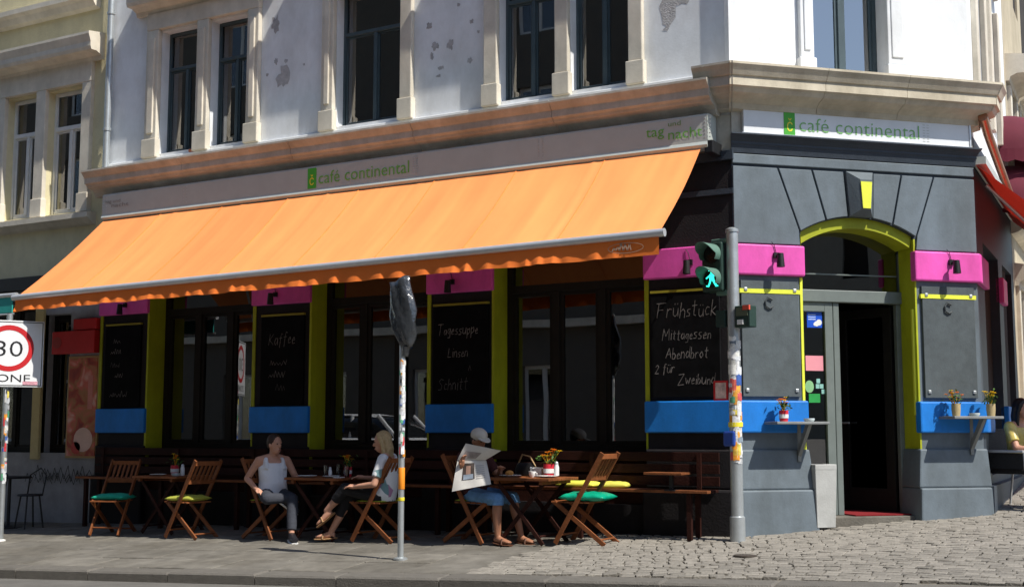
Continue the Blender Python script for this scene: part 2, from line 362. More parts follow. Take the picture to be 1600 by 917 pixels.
for k in range(6):
    r2 = random.Random(k); w_, l_ = .055, .064
    P = []
    for ins, z in ((0, -.05), (.002, .002), (.009, .007)):
        for sx, sy in ((-1, -1), (1, -1), (1, 1), (-1, 1)): P.append((sx * (l_ - ins) + r2.uniform(-.006, .006), sy * (w_ - ins) + r2.uniform(-.006, .006), z + r2.uniform(-.002, .002)))
    me = bpy.data.meshes.new('sett'); me.from_pydata(P, [], [(8, 9, 10, 11)] + [(j * 4 + i, j * 4 + (i + 1) % 4, j * 4 + 4 + (i + 1) % 4, j * 4 + 4 + i) for j in range(2) for i in range(4)])
    me.materials.append(settm); sett_meshes.append(me)
spots = []; ang = R(12); v = -8.0; row = 0
while v < 16:
    u = -6 + (row % 2) * .066 + rnd.uniform(-.02, .02); wob = rnd.uniform(-.01, .01)
    while u < 14:
        # rows sweep in a shallow arc like the photographed setts
        aa = ang + .2 * math.cos(u * 1.3); x = u * math.cos(ang) - v * math.sin(ang); y = -2 + u * math.sin(ang) + v * math.cos(ang) + .16 * math.sin(u * 1.3)
        L = rnd.uniform(.126, .142)
        if -1.72 < x < 6.4 and KY(x) + .36 < y < 8 and not inside(x, y): spots.append((x + rnd.uniform(-.008, .008), y + wob + rnd.uniform(-.008, .008), aa + rnd.uniform(-.13, .13)))
        u += L
    v += .117; row += 1
cl = Vector((4.73, -13))
fw = Vector((-math.sin(R(30.1)), math.cos(R(30.1))))
def seen(p):
    dv = Vector((p[0], p[1])) - cl; dep = dv.dot(fw); u = (dv.x * math.cos(R(30.1)) + dv.y * math.sin(R(30.1))) / dep
    return (0 if abs(u) < .41 and dep > 10.1 else 1, dep)
spots.sort(key=seen)
for i, (x, y, an) in enumerate(spots[:300]):
    o = bpy.data.objects.new('sett', sett_meshes[i % 6]); COL.objects.link(o); o.parent = pave
    o.location = (x, y, G(x, y) + rnd.uniform(-.003, .003)); o.rotation_euler = (R(3.7) + rnd.uniform(-.02, .02), R(-1.1) + rnd.uniform(-.02, .02), an)
rest = MB()
for i, (x, y, an) in enumerate(spots[300:]):
    me = sett_meshes[i % 6]; M = Matrix.Translation((x, y, G(x, y) + rnd.uniform(-.003, .003))) @ Matrix.Rotation(R(3.7) + rnd.uniform(-.03, .03), 4, 'X') @ Matrix.Rotation(an, 4, 'Z')
    rest.add([tuple(M @ v.co) for v in me.vertices], [tuple(p.vertices) for p in me.polygons])
o = rest.build('small_setts', settm, pave, recalc=False); o['kind'] = 'stuff'
mb = MB().lathe((.55, -1.35, G(.55, -1.35) + .006), [(.11, 0), (.11, .012), (.09, .014)], 20); mb.build('valve_cover', mat('cast_iron', (.10, .08, .065), .6, .2, 9, metal=.4), pave, smooth=40)

# ------------------------------------------------------------------ windows
def window(parent, fr, a0, a1, z0, z1, o, fm, gm, mull=(), transom=None, fwid=.06, dep=.06, curt=None, mz1=None):
    f = MB(fr); g = []
    f.box(a0, a0 + fwid, o - dep, o, z0, z1); f.box(a1 - fwid, a1, o - dep, o, z0, z1)
    f.box(a0 + fwid, a1 - fwid, o - dep, o, z0, z0 + fwid * 1.2); f.box(a0 + fwid, a1 - fwid, o - dep, o, z1 - fwid, z1)
    zt = transom if transom else z1 - fwid
    if transom: f.box(a0 + fwid, a1 - fwid, o - dep - .002, o + .02, transom, transom + fwid * 1.1)
    edges = [a0 + fwid]
    for m_ in mull:
        c = a0 + (a1 - a0) * m_; f.box(c - fwid * .55, c + fwid * .55, o - dep + .004, o + .012, z0 + fwid * 1.2, zt); edges += [c - fwid * .55, c + fwid * .55]
    edges.append(a1 - fwid)
    wn = f.build('window', fm, parent, bevel=.006)
    for k in range(0, len(edges), 2):
        e0, e1 = edges[k], edges[k + 1]
        # casement frame inside each light, then its pane
        sb = MB(fr); t_ = fwid * .55
        sb.box(e0, e0 + t_, o - dep + .01, o - .012, z0 + fwid * 1.2, zt).box(e1 - t_, e1, o - dep + .01, o - .012, z0 + fwid * 1.2, zt)
        sb.box(e0 + t_, e1 - t_, o - dep + .01, o - .012, z0 + fwid * 1.2, z0 + fwid * 1.2 + t_).box(e0 + t_, e1 - t_, o - dep + .01, o - .012, zt - t_, zt)
        sb.build('casement', fm, wn)
        MB(fr).box(e0 + t_ - .004, e1 - t_ + .004, o - dep + .028, o - dep + .034, z0 + fwid * 1.2 + t_ - .004, zt - t_ + .004).build('pane', gm, wn)
    if transom:
        MB(fr).box(a0 + fwid - .004, a1 - fwid + .004, o - dep + .028, o - dep + .034, transom + fwid * 1.1 - .004, z1 - fwid + .004).build('pane', gm, wn)
    if curt:
        for (c0, c1, cm) in curt:
            cb = MB(fr); n = 26; vs = []
            for i in range(n + 1):
                aa = c0 + (c1 - c0) * i / n; oo = o - .2 + .02 * math.sin(i * 1.9) + .008 * math.sin(i * .7)
                vs += [(aa, oo, z0 + .03), (aa, oo, z1)]
            cb.add(vs, [(2 * i, 2 * i + 2, 2 * i + 3, 2 * i + 1) for i in range(n)]); cb.build('curtain', cm, wn, smooth=180, recalc=False)
    return wn
def hood(parent, fr, a0, a1, z, o=.27, m=None, h=.25):
    pr = [(0, z - .10), (.05, z - .10), (.07, z - .04), (.16, z), (o - .02, z), (o, z + .05), (o, z + .12), (o + .04, z + h - .04), (o + .04, z + h), (0, z + h + .05)]
    return MB(fr).profile(pr, a0, a1).build('window_hood', m or stone, parent)
HP = []
# ------------------------------------------------------------------ corner building
cb_ = thing('corner_building', 'corner house with white peeling upper walls above a dark grey cafe front', 'building', (0, 0, 0))
ZT = 12.5
holesA = [(-8.80, -8.03, 5.16, 7.0), (-7.81, -7.07, 5.16, 7.0), (-5.54, -4.45, 5.16, 7.0), (-2.99, -2.18, 5.16, 7.0), (-2.0, -1.21, 5.16, 7.0)]
wA = wall_mesh(FA, -9.84, 0.0, 4.6, ZT, -.012, holesA, .22).build('upper_wall', plaster, cb_)
def blob(fr, a, z, r, seed, o=.0015, asp=1.0, m=None, par=None, n=16):
    rn = random.Random(seed); P = []
    for k in range(n):
        t_ = 2 * math.pi * k / n; rr = r * rn.uniform(.5, 1.15); P.append((a + rr * math.cos(t_), z + rr * math.sin(t_) * asp))
    MB(fr).add([(p[0], o, p[1]) for p in P], [tuple(range(n))]).build('bare_patch', m or bare, par, recalc=False)
# flaked paint: big map-like patch by the corner and smaller ones
big = [(1030, 0), (1033, 30), (1040, 40), (1031, 55), (1036, 75), (1037, 88), (1044, 92), (1036, 99), (1046, 101), (1052, 90), (1061, 80), (1062, 60), (1075, 57), (1083, 60), (1088, 52), (1102, 45), (1109, 34), (1108, 26), (1098, 21), (1086, 24), (1076, 34), (1074, 44), (1066, 48), (1070, 30), (1080, 14), (1090, 0)]
BP = [(-.85 + (p[0] - 1030) * .0067, 6.02 + (52 - p[1]) * .0067) for p in big]
MB(FA).add([(p[0], -.010, p[1]) for p in BP], [tuple(range(len(BP)))]).build('bare_patch', bare, wA, recalc=False)
for i, (a, z, r, s) in enumerate([(-6.46, 5.97, .13, 1.3), (-6.42, 6.2, .035, 1), (-6.6, 6.22, .05, 1.2), (-6.75, 6.05, .03, 1), (-6.62, 6.75, .09, 1.6), (-3.95, 6.02, .07, .8), (-3.72, 6.0, .06, 1.4), (-3.86, 5.72, .05, .7), (-3.9, 5.62, .045, .5),
        (-3.4, 6.25, .035, 1), (-3.42, 5.75, .04, 1.2), (-3.15, 5.95, .05, .6), (-4.05, 6.3, .05, 1), (-4.0, 5.9, .03, 2), (-3.6, 6.5, .03, 1), (-6.1, 6.1, .02, 1), (-3.3, 6.1, .025, 1)]):
    blob(FA, a, z, r, i + 5, -.0095, s, bare, wA)
MB(FA).box(-9.84, 0.02, -.01, .05, 4.9, 5.1).build('sill_course', plaster, cb_, bevel=.01)
def surround(fr, jambs, z0, z1, ha, hb, o=.07, zt=7.0):
    for (a0, a1) in jambs:
        MB(fr).box(a0, a1, -.01, o, z0 + .28, zt + .02).build('window_jamb', stone, cb_, bevel=.012)
        MB(fr).box(a0 - .025, a1 + .025, -.01, o + .025, z0, z0 + .279).build('jamb_base', stone, cb_, bevel=.012)
        if a1 - a0 > .2: MB(fr).box(a0 + .06, a1 - .06, o - .01, o + .022, z0 + .36, zt - .1).build('jamb_panel', stone, cb_, bevel=.01)
    MB(fr).box(jambs[0][0], jambs[-1][1], -.01, o + .004, zt + .021, zt + .28).build('window_head', stone, cb_, bevel=.012)
    hood(cb_, fr, ha, hb, 7.38)
surround(FA, [(-9.04, -8.80), (-8.03, -7.81), (-7.07, -6.86)], 5.1, 7, -9.28, -6.55)
surround(FA, [(-5.74, -5.54), (-4.45, -4.27)], 5.1, 7, -6.05, -3.95)
surround(FA, [(-3.18, -2.99), (-2.18, -2.0), (-1.21, -1.03)], 5.1, 7, -3.45, -.72)
cz = mat('dim_curtain', (.38, .36, .32), .9, .15, 5)
for (a0, a1, z0, z1), cu in zip(holesA, (((-8.6, -8.35, cz),), ((-7.6, -7.4, cz),), None, ((-2.85, -2.5, cz),), ((-1.9, -1.25, cz),))):
    window(cb_, FA, a0, a1, z0, z1, -.16, framem, glas2, (.5,), 6.42, .045, curt=cu)
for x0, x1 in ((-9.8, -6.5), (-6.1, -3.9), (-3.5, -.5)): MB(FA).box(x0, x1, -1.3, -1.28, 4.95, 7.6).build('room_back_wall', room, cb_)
MB(FA).box(-8.16, -7.92, -.02, .045, 5.101, 5.15).build('terracotta_dish', mat('terracotta', (.45, .16, .08), .8), cb_, bevel=.01)
PA = [(0, 4.60), (.13, 4.60), (.15, 4.66), (.20, 4.70), (.29, 4.72), (.30, 4.75), (.34, 4.77), (.34, 4.85), (.37, 4.88), (.41, 4.93), (.41, 4.955), (0, 4.99)]
for i in range(5):
    xa, xb = -9.95 + i * 1.97, -9.95 + (i + 1) * 1.97 - .006
    MB(FA).profile(PA, xa, min(xb, -.12)).build('cornice_stone', corn, cb_)
PBp = [(0, 4.64), (.09, 4.66), (.10, 4.72), (.15, 4.76), (.26, 4.80), (.29, 4.85), (.32, 4.86), (.32, 4.965), (.34, 4.97), (.37, 5.03), (.40, 5.075), (.40, 5.10), (0, 5.13)]
for i in range(3):
    MB(FB).profile(PBp, -.01 + i * 1.02 if i else -.02, -.01 + (i + 1) * 1.02 - .005 if i < 2 else 3.07, -.41 if i == 0 else 0, .41 if i == 2 else 0).build('cornice_stone', cornb, cb_)
# return of the corner cornice against the long front and the side-street front
MB(FA).profile([(o_, z_) for o_, z_ in PBp], -.30, .02, 0, .41).build('cornice_stone', corn, cb_)
MB(FC).profile(PBp, -.02, .22, -.41, 0).build('cornice_stone', cornb, cb_)
# upper corner front, slightly projecting
hB = [(0.99, 1.93, 5.17, 7.0)]
MBw = wall_mesh(FB, -.03, 3.03, 5.0, ZT, .06, hB, .26)
MBw.add([(-.03, .06, 5.0), (-.03, .06, ZT), (-.03, -.3, ZT), (-.03, -.3, 5.0)], [(0, 1, 2, 3)]); MBw.add([(3.03, .06, 5.0), (3.03, .06, ZT), (3.03, -.3, ZT), (3.03, -.3, 5.0)], [(0, 1, 2, 3)])
wB = MBw.build('upper_wall', plaster, cb_, recalc=False)
for a0, a1 in ((.82, .99), (1.93, 2.17)):
    MB(FB).box(a0, a1, .05, .12, 5.3, 7.02).build('window_jamb', plaster, cb_, bevel=.012); MB(FB).box(a0 - .02, a1 + .02, .05, .14, 5.13, 5.299).build('jamb_base', plaster, cb_, bevel=.012)
    MB(FB).box(a0 + .045, a1 - .045, .11, .135, 5.38, 6.9).build('jamb_panel', plaster, cb_, bevel=.01)
MB(FB).box(.82, 2.17, .05, .124, 7.021, 7.28).build('window_head', stone, cb_); hood(cb_, Fr(FB(0, .06, 0).x, FB(0, .06, 0).y, FB.t, FB.n), .55, 2.45, 7.38)
window(cb_, FB, .99, 1.93, 5.17, 7.0, -.12, framem, glas3, (.5,), 6.42, .06, curt=((1.02, 1.9, curtain),))
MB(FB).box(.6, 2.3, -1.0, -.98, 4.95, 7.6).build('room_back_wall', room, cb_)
# ground floor long front
PIERS = [(-9.84, -8.88), (-6.87, -5.89), (-4.0, -3.07), (-1.04, 0.0)]
OPEN = [(-8.88, -6.87), (-5.89, -4.0), (-3.07, -1.04)]
wall_mesh(FA, -9.84, 0.0, -.6, 4.2, 0.0, [(a, b, .3, 3.42) for a, b in OPEN], .10).build('ground_floor_wall', darkfront, cb_)
MB(FA).box(-9.84, 0.0, -.1, .012, 4.2, 4.61).build('frieze', corn, cb_)
for a, b in OPEN:
    MB(FA).box(a - .002, a + .02, -.34, .008, .8, 3.40).build('window_reveal', lime, cb_); MB(FA).box(b - .02, b + .002, -.34, .008, .8, 3.40).build('window_reveal', lime, cb_)
    MB(FA).box(a, b, -.34, .008, 3.401, 3.43).build('window_reveal', lime, cb_)
    window(cb_, FA, a + .02, b - .02, .86, 3.4, -.30, darkwood, glas, (.345, .655), 2.80, .085, .07)
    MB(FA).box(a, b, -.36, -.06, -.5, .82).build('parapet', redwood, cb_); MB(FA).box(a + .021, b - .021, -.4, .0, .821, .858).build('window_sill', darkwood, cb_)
for i, (a, b) in enumerate(PIERS):
    a_ = a - .02; b_ = b + (.02 if i < 3 else .025)
    MB(FA).box(a_, b_, -.05, .06, 2.82, 3.16).build('pink_block', pink, cb_, bevel=.015)
    MB(FA).box(a_, b_, -.05, .06, 1.10, 1.45).build('blue_block', blue, cb_, bevel=.015)
    MB(FA).box(a_, b_ if i < 3 else .02, -.05, .045, .49, .92).build('plinth', darkfront, cb_, bevel=.02); MB(FA).box(a_ - .02, b_ + .02 if i < 3 else .04, -.05, .10, -.5, .489).build('plinth_base', darkfront, cb_, bevel=.025)
    if i < 3: MB(FA).box(b - .012, b + .022, -.1, .012, .55, 3.41).build('lime_edge', lime, cb_)
    MB(FA).box(a - .022, a + .03, -.1, .014, 1.451, 2.819).build('lime_edge', lime, cb_)
MB(FA).box(-9.8, .02, .0, .03, 3.72, 3.78).build('string_moulding', slate, cb_)
MB(FA).box(-9.8, .03, .0, .05, 4.1, 4.2).build('string_moulding', slate, cb_)
# ground floor corner front
for a0, a1 in ((0.0, .82), (2.24, 3.06)):
    MB(FB).box(a0, a1, -.55, 0, -.4, 3.2).build('pier', grey, cb_)
    x0, x1 = a0 - (.025 if a0 < 1 else .02), a1 + (.02 if a0 < 1 else .025)
    MB(FB).box(x0, x1, -.05, .06, 2.82, 3.16).build('pink_block', pink, cb_, bevel=.018)
    MB(FB).box(x0, x1, -.05, .06, 1.10, 1.45).build('blue_block', blue, cb_, bevel=.018)
    for (z0, z1, oo, ex, nm) in ((.49, .92, .07, .05, 'plinth'), (-.4, .489, .13, .09, 'plinth_base')):
        e0 = x0 - (ex if a0 > 1 else -.0) + .0; e1 = x1 + (ex if a0 < 1 else .02)
        mb = MB(FB); t_ = .045
        mb.add([(e0, -.3, z0), (e1, -.3, z0), (e1, oo, z0), (e0, oo, z0), (e0 + (t_ if a0 > 1 else 0), -.3, z1), (e1 - (t_ if a0 < 1 else .02), -.3, z1), (e1 - (t_ if a0 < 1 else .02), oo - .03, z1), (e0 + (t_ if a0 > 1 else 0), oo - .03, z1)],
               [(0, 3, 2, 1), (4, 5, 6, 7), (0, 1, 5, 4), (1, 2, 6, 5), (2, 3, 7, 6), (3, 0, 4, 7)]); mb.build(nm, grey, cb_, bevel=.018)
MB(FB).box(.792, .822, -.02, .012, .62, 2.81).build('lime_edge', limeb, cb_)
MB(FB).box(2.238, 2.26, -.31, .004, .2, 3.30).build('door_reveal', lime, cb_); MB(FB).box(.80, .822, -.31, .0, .2, 3.30).build('door_reveal', lime, cb_)
MB(FB).box(2.215, 2.2379, -.06, -.03, 1.3, 2.5).build('lime_edge', limeb, cb_)
CX, CZ, RO, RI = 1.53, 2.10, 1.42, 1.30
def arch(r, n=18):
    h = math.acos(max(-1, min(1, (3.31 - CZ) / r))) if r > 1.21 else .6
    h = math.asin(.71 / RO) if r == RO else math.asin(min(1, .69 / r))
    return [(CX + r * math.sin(-h + 2 * h * k / n), CZ + r * math.cos(-h + 2 * h * k / n)) for k in range(n + 1)]
oa, ia = arch(RO), arch(RI)
MB(FB).prism([(0, 3.17), (.82, 3.17)] + oa + [(2.24, 3.17), (3.05, 3.17), (3.05, 4.2), (0, 4.2)], -.4, 0.0).build('spandrel', slate, cb_)
MB(FB).prism(oa + ia[::-1], -.34, -.04).build('arch_ring', lime, cb_)
TOP, BOT = [.55, .97, 1.37, 1.73, 2.10, 2.52], [.80, 1.13, 1.41, 1.71, 1.97, 2.27]
def az(s): return CZ + math.sqrt(1.43 ** 2 - (s - CX) ** 2)
g_ = .011
MB(FB).prism([(.005, 3.175), (.80, 3.175), (BOT[0] - g_, az(.82)), (TOP[0] - g_, 4.03), (.005, 4.03)], -.05, .028).build('voussoir', grey, cb_, bevel=.006)
for i in (0, 1, 3, 4):
    s0, s1 = BOT[i] + g_, BOT[i + 1] - g_; mids = [s0 + (s1 - s0) * k / 4 for k in range(5)]
    MB(FB).prism([(m_, az(m_)) for m_ in mids] + [(TOP[i + 1] - g_, 4.03), (TOP[i] + g_, 4.03)], -.05, .028).build('voussoir', grey, cb_, bevel=.006)
MB(FB).prism([(BOT[5] + g_, az(2.25)), (2.26, 3.175), (3.055, 3.175), (3.055, 4.03), (TOP[5] + g_, 4.03)], -.05, .028).build('voussoir', grey, cb_, bevel=.006)
k0 = [(BOT[2] + g_, az(1.42)), (BOT[3] - g_, az(1.70)), (TOP[3] - g_, 4.035), (TOP[2] + g_, 4.035)]; k1 = [(1.52, 3.60), (1.62, 3.60), (1.645, 3.93), (1.50, 3.93)]
kb = MB(FB); kb.add([(p[0], .0, p[1]) for p in k0] + [(p[0], .05, p[1]) for p in k0] + [(p[0], .15, p[1]) for p in k1],
    [(0, 1, 5, 4), (1, 2, 6, 5), (2, 3, 7, 6), (3, 0, 4, 7), (4, 5, 9, 8), (5, 6, 10, 9), (6, 7, 11, 10), (7, 4, 8, 11), (8, 9, 10, 11)])
ky = kb.build('keystone', grey, cb_); MB(FB).prism([(1.522, 3.602), (1.618, 3.602), (1.643, 3.905), (1.502, 3.905)], .14, .158).build('yellow_panel', limeb, ky)
MB(FB).box(0, 3.06, -.05, .03, 4.062, 4.17).build('string_moulding', grey, cb_, bevel=.008)
MB(FB).profile([(0, 4.18), (.03, 4.18), (.05, 4.26), (.06, 4.28), (.06, 4.30), (.09, 4.34), (.13, 4.37), (.13, 4.385), (0, 4.39)], 0, 3.06, -.41, .41).build('cap_moulding', slate, cb_)
MB(FB).box(0, 3.06, -.1, .018, 4.39, 4.66).build('frieze', corn, cb_)
# doorway
MB(FB).prism([(.78, -.3), (2.3, -.3), (2.3, .18), (.78, .18)], -1.2, -.02).build('doorstep', slabm, cb_, bevel=.01)
df = MB(FB)
for a0, a1, z0, z1 in ((.82, .99, .18, 2.58), (1.26, 1.36, .18, 2.58), (1.365, 1.44, .18, 2.58), (2.18, 2.24, .18, 2.58), (.99, 1.26, .18, .42), (.99, 1.26, 2.47, 2.58)): df.box(a0, a1, -.37, -.30, z0, z1)
df.box(.82, 2.24, -.38, -.27, 2.581, 2.72)
dfr = df.build('door_frame', doorm, cb_, bevel=.008)
MB(FB).box(.985, 1.265, -.34, -.335, .41, 2.48).build('pane', glas, dfr)
fan = [(.84, 2.72)] + [(max(.84, min(2.22, s)), z) for s, z in ia] + [(2.22, 2.72)]
MB(FB).prism(fan, -.345, -.34).build('pane', glas, dfr)
MB(FB).box(.84, 2.22, -.36, -.33, 2.90, 2.915).build('glazing_bar', doorm, dfr)
# open door leaf, hinged on the right, swung inwards
hinge = FB(2.18, -.40, 0); an = R(66)
dt = (-(FB.t[0] * math.cos(an) + FB.n[0] * math.sin(an)), -(FB.t[1] * math.cos(an) + FB.n[1] * math.sin(an)))
FD = Fr(hinge.x, hinge.y, dt, (-dt[1], dt[0]))
dl = MB(FD)
for a0, a1, z0, z1 in ((0, .11, .2, 2.56), (.63, .74, .2, 2.56), (.11, .63, .2, .46), (.11, .63, 2.45, 2.56)): dl.box(a0, a1, -.03, .03, z0, z1)
dleaf = dl.build('door', darkwood, cb_, bevel=.006); MB(FD).box(.105, .635, -.004, .004, .45, 2.46).build('pane', glas, dleaf)
for sg in (-1, 1): MB(FD).tube([(.68, sg * .03, 1.22), (.68, sg * .07, 1.22), (.58, sg * .075, 1.22)], .011, 8).build('door_handle', alu, dleaf, smooth=40)
# rooms behind the glass
rm = MB(); Pf = [(-9.7, .36), (.2, .5), (1.2, 1.75), (1.9, 2.4), (1.9, 6), (-9.7, 6)]
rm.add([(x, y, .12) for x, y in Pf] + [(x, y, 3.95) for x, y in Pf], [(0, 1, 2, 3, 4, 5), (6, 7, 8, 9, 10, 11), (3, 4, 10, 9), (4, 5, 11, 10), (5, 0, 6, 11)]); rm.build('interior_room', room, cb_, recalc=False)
for i, (x, h_) in enumerate(((-8.6, 1.9), (-6.6, 2.2), (-5.2, 1.7), (-2.6, 2.1))): MB().box(x, x + 1.1, 4.6, 5.0, .12, h_).build('interior_shelf', mat('interior_furniture', (.10, .055, .03), .6, .3, 5), cb_)
# side-street front
wall_mesh(FC, 0, 4.6, 4.6, ZT, 0, [(.75, 1.5, 5.16, 7.0), (2.4, 3.15, 5.16, 7.0)], .22).build('upper_wall', plaster, cb_)
wall_mesh(FC, 0, 4.6, -.4, 4.6, 0, [(.8, 2.5, .6, 3.4), (3.0, 4.3, .6, 3.4)], .3).build('ground_floor_wall', slate, cb_)
for a0, a1 in ((.75, 1.5), (2.4, 3.15)):
    window(cb_, FC, a0, a1, 5.16, 7.0, -.16, framem, glas2, (.5,), 6.42); hood(cb_, FC, a0 - .35, a1 + .35, 7.38)
    for b0, b1 in ((a0 - .22, a0), (a1, a1 + .22)): MB(FC).box(b0, b1, 0, .07, 5.1, 7.0).build('window_jamb', stone, cb_, bevel=.01)
for a0, a1 in ((.8, 2.5), (3.0, 4.3)): window(cb_, FC, a0, a1, .6, 3.4, -.25, darkwood, glas, (.5,), 2.8, .08)
for a0, a1 in ((.02, .8), (2.5, 3.0)):
    MB(FC).box(a0, a1, -.05, .06, 2.82, 3.16).build('pink_block', pink, cb_, bevel=.015); MB(FC).box(a0, a1, -.05, .06, 1.10, 1.45).build('blue_block', blue, cb_, bevel=.015)
MB(FC).box(.0, 4.6, -.05, .1, -.3, .5).build('plinth', slate, cb_)
hull = MB().add([(-9.84, .4, ZT), (-.3, .4, ZT), (1.7, 2.4, ZT), (1.7, 12, ZT), (-9.84, 12, ZT), (-9.84, 12, -.5), (1.7, 12, -.5), (1.7, 6.7, -.5), (1.7, 6.7, ZT), (-9.84, .2, -.5), (-9.84, .2, ZT)], [(0, 1, 2, 3, 4), (4, 3, 6, 5), (4, 5, 9, 10), (3, 8, 7, 6)])
hull.build('roof', room, cb_, recalc=False)
MB(FA).profile([(0, ZT - .5), (.2, ZT - .4), (.5, ZT - .2), (.5, ZT), (0, ZT)], -9.84, 0).build('eaves_cornice', corn, cb_)

# ------------------------------------------------------------------ yellow house on the left
yb = thing('yellow_house', 'pale yellow plastered house with white-framed windows beside the drainpipe', 'building', (-15, 0, -.3))
DH = [(-12.2 - k * 3.6, -11.46 - k * 3.6, 4.46, 6.42) for k in range(2)] + [(-11.24 - k * 3.6, -10.42 - k * 3.6, 4.46, 6.42) for k in range(2)]
wall_mesh(FA, -26, -9.845, 3.5, 12, -.02, DH + [(a, b, 8.6, 10.5) for a, b, _, _ in DH], .22).build('upper_wall', yellowp, yb)
pc = mat('pale_curtain', (.55, .52, .44), .9, .1, 4)
for a0, a1, z0, z1 in DH:
    window(yb, FA, a0, a1, z0, z1, -.14, whitef, glas2, (.5,), 5.80, .06, curt=((a0 + .02, a0 + .3, pc), (a1 - .2, a1 - .02, pc)))
    window(yb, FA, a0, a1, 8.6, 10.5, -.14, whitef, glas2, (.5,), 9.9, .06)
for k in range(2):
    dx = -k * 3.6
    for a0, a1 in ((-12.4, -12.2), (-11.46, -11.24), (-10.42, -10.22)):
        MB(FA).box(a0 + dx, a1 + dx, -.03, .05, 4.46, 6.45).build('window_jamb', stone, yb, bevel=.01); MB(FA).box(a0 + dx - .02, a1 + dx + .02, -.03, .075, 4.43, 4.72).build('jamb_base', stone, yb, bevel=.01)
    MB(FA).box(-12.35 + dx, -10.22 + dx, -.03, .055, 6.451, 6.78).build('window_head', stone, yb, bevel=.01); hood(yb, FA, -12.6 + dx, -10.0 + dx, 6.86, .28, stone, .27)
    MB(FA).profile([(-.02, 4.22), (.05, 4.24), (.12, 4.30), (.16, 4.32), (.16, 4.40), (-.02, 4.42)], -12.5 + dx, -10.08 + dx).build('window_sill', stone, yb)
MB(FA).profile([(-.02, 7.6), (.08, 7.62), (.14, 7.7), (.2, 7.74), (.2, 7.82), (-.02, 7.86)], -26, -10.15).build('string_course', stone, yb)
MB(FA).box(-26, -9.85, -1.5, -1.48, 3, 12).build('room_back_wall', room, yb)
shopw = mat('shop_wall', (.33, .33, .35), .85, .15, 4, .2, stain=.25)
cream = mat('cream_paint', (.55, .45, .22), .7, .1, 5)
wall_mesh(FA, -26, -9.845, -.8, 3.5, -.03, [(-12.6, -11.3, .8, 3.1), (-11.12, -10.55, .8, 2.9), (-15.5, -13.2, -.3, 3.1)], .3).build('shop_wall', shopw, yb)
MB(FA).box(-11.3, -11.12, -.1, .02, .7, 3.2).build('cream_pilaster', cream, yb, bevel=.01)
for a0, a1, z0, z1 in ((-12.6, -11.3, .8, 3.1), (-11.12, -10.55, .8, 2.9), (-15.5, -13.2, -.3, 3.1)): window(yb, FA, a0, a1, z0, z1, -.2, darkwood, glas, (.5,) if a1 - a0 > 1 else (), None, .07)
MB(FA).box(-26, -9.86, -.03, .10, 3.3, 3.5).build('shop_fascia', black, yb)
gb = MB(FA)
for i in range(6): scribble(gb, -11.4 + i * .22, .35 + .04 * (i % 3), 9, .16, .0, .012, 40 + i)
gb.build('graffiti', black, yb, recalc=False)
MB().add([(-26, .3, 12), (-9.85, .3, 12), (-9.85, 12, 12), (-26, 12, 12), (-26, 12, -.6), (-9.85, 12, -.6)], [(0, 1, 2, 3), (3, 2, 5, 4)]).build('roof', room, yb, recalc=False)
# poster and red sign of the neighbouring shop
po = thing('shop_poster', 'tall food poster with red and pale shapes beside the cafe wall', 'poster', (-10.2, 0, .76))
def postermat():
    m = bpy.data.materials.new('poster_print'); m.use_nodes = True; n = m.node_tree.nodes; l = m.node_tree.links; b = n['Principled BSDF']
    tc = n.new('ShaderNodeTexCoord'); nz = n.new('ShaderNodeTexNoise'); nz.inputs['Scale'].default_value = 3.2; nz.inputs['Distortion'].default_value = .8; l.new(tc.outputs['Object'], nz.inputs['Vector'])
    cr = n.new('ShaderNodeValToRGB'); e = cr.color_ramp.elements; e[0].position = .30; e[0].color = (.22, .015, .01, 1); e[1].position = .72; e[1].color = (.75, .55, .45, 1)
    for p, c in ((.42, (.40, .05, .02, 1)), (.5, (.38, .16, .05, 1)), (.58, (.62, .12, .08, 1))): x = e.new(p); x.color = c
    l.new(nz.outputs['Fac'], cr.inputs[0]); l.new(cr.outputs[0], b.inputs['Base Color']); b.inputs['Roughness'].default_value = .4; return m
MB(FA).box(-10.5, -9.9, -.035, .012, .76, 2.21).build('poster_sheet', postermat(), po); MB(FA).box(-10.53, -9.87, -.033, .004, .73, 2.24).build('poster_frame', mat('poster_frame', (.4, .25, .1), .5), po)
def bulb(a, z, r, m, nm): MB(FA).prism([(a + r * math.cos(t * .4), z + r * .9 * math.sin(t * .4)) for t in range(16)], .0122, .014).build(nm, m, po)
bulb(-10.15, 1.0, .2, mat('print_pale_pink', (.75, .5, .42), .5, .1, 4), 'printed_shape'); bulb(-10.3, .88, .1, mat('print_red', (.6, .05, .04), .5, .2, 6), 'printed_shape')
MB(FA).box(-10.08, -9.98, .0122, .0145, 1.45, 1.95).build('printed_shape', mat('print_rose', (.62, .22, .18), .5), po)
rs = thing('red_shop_sign', 'red illuminated box sign above the food poster', 'sign', (-10.3, -.05, 2.3))
MB(FA).box(-10.82, -9.9, -.02, .09, 2.28, 2.62).build('sign_box', redp, rs, bevel=.01); MB(FA).box(-10.4, -9.9, -.02, .06, 2.63, 2.80).build('sign_cap', redp, rs, bevel=.01)
MB(FA).prism([(-10.7 + .1 * math.cos(t * .5), 2.45 + .09 * math.sin(t * .5)) for t in range(13)], .09, .094).build('sign_emblem', mat('dull_red', (.35, .03, .03), .5), rs)
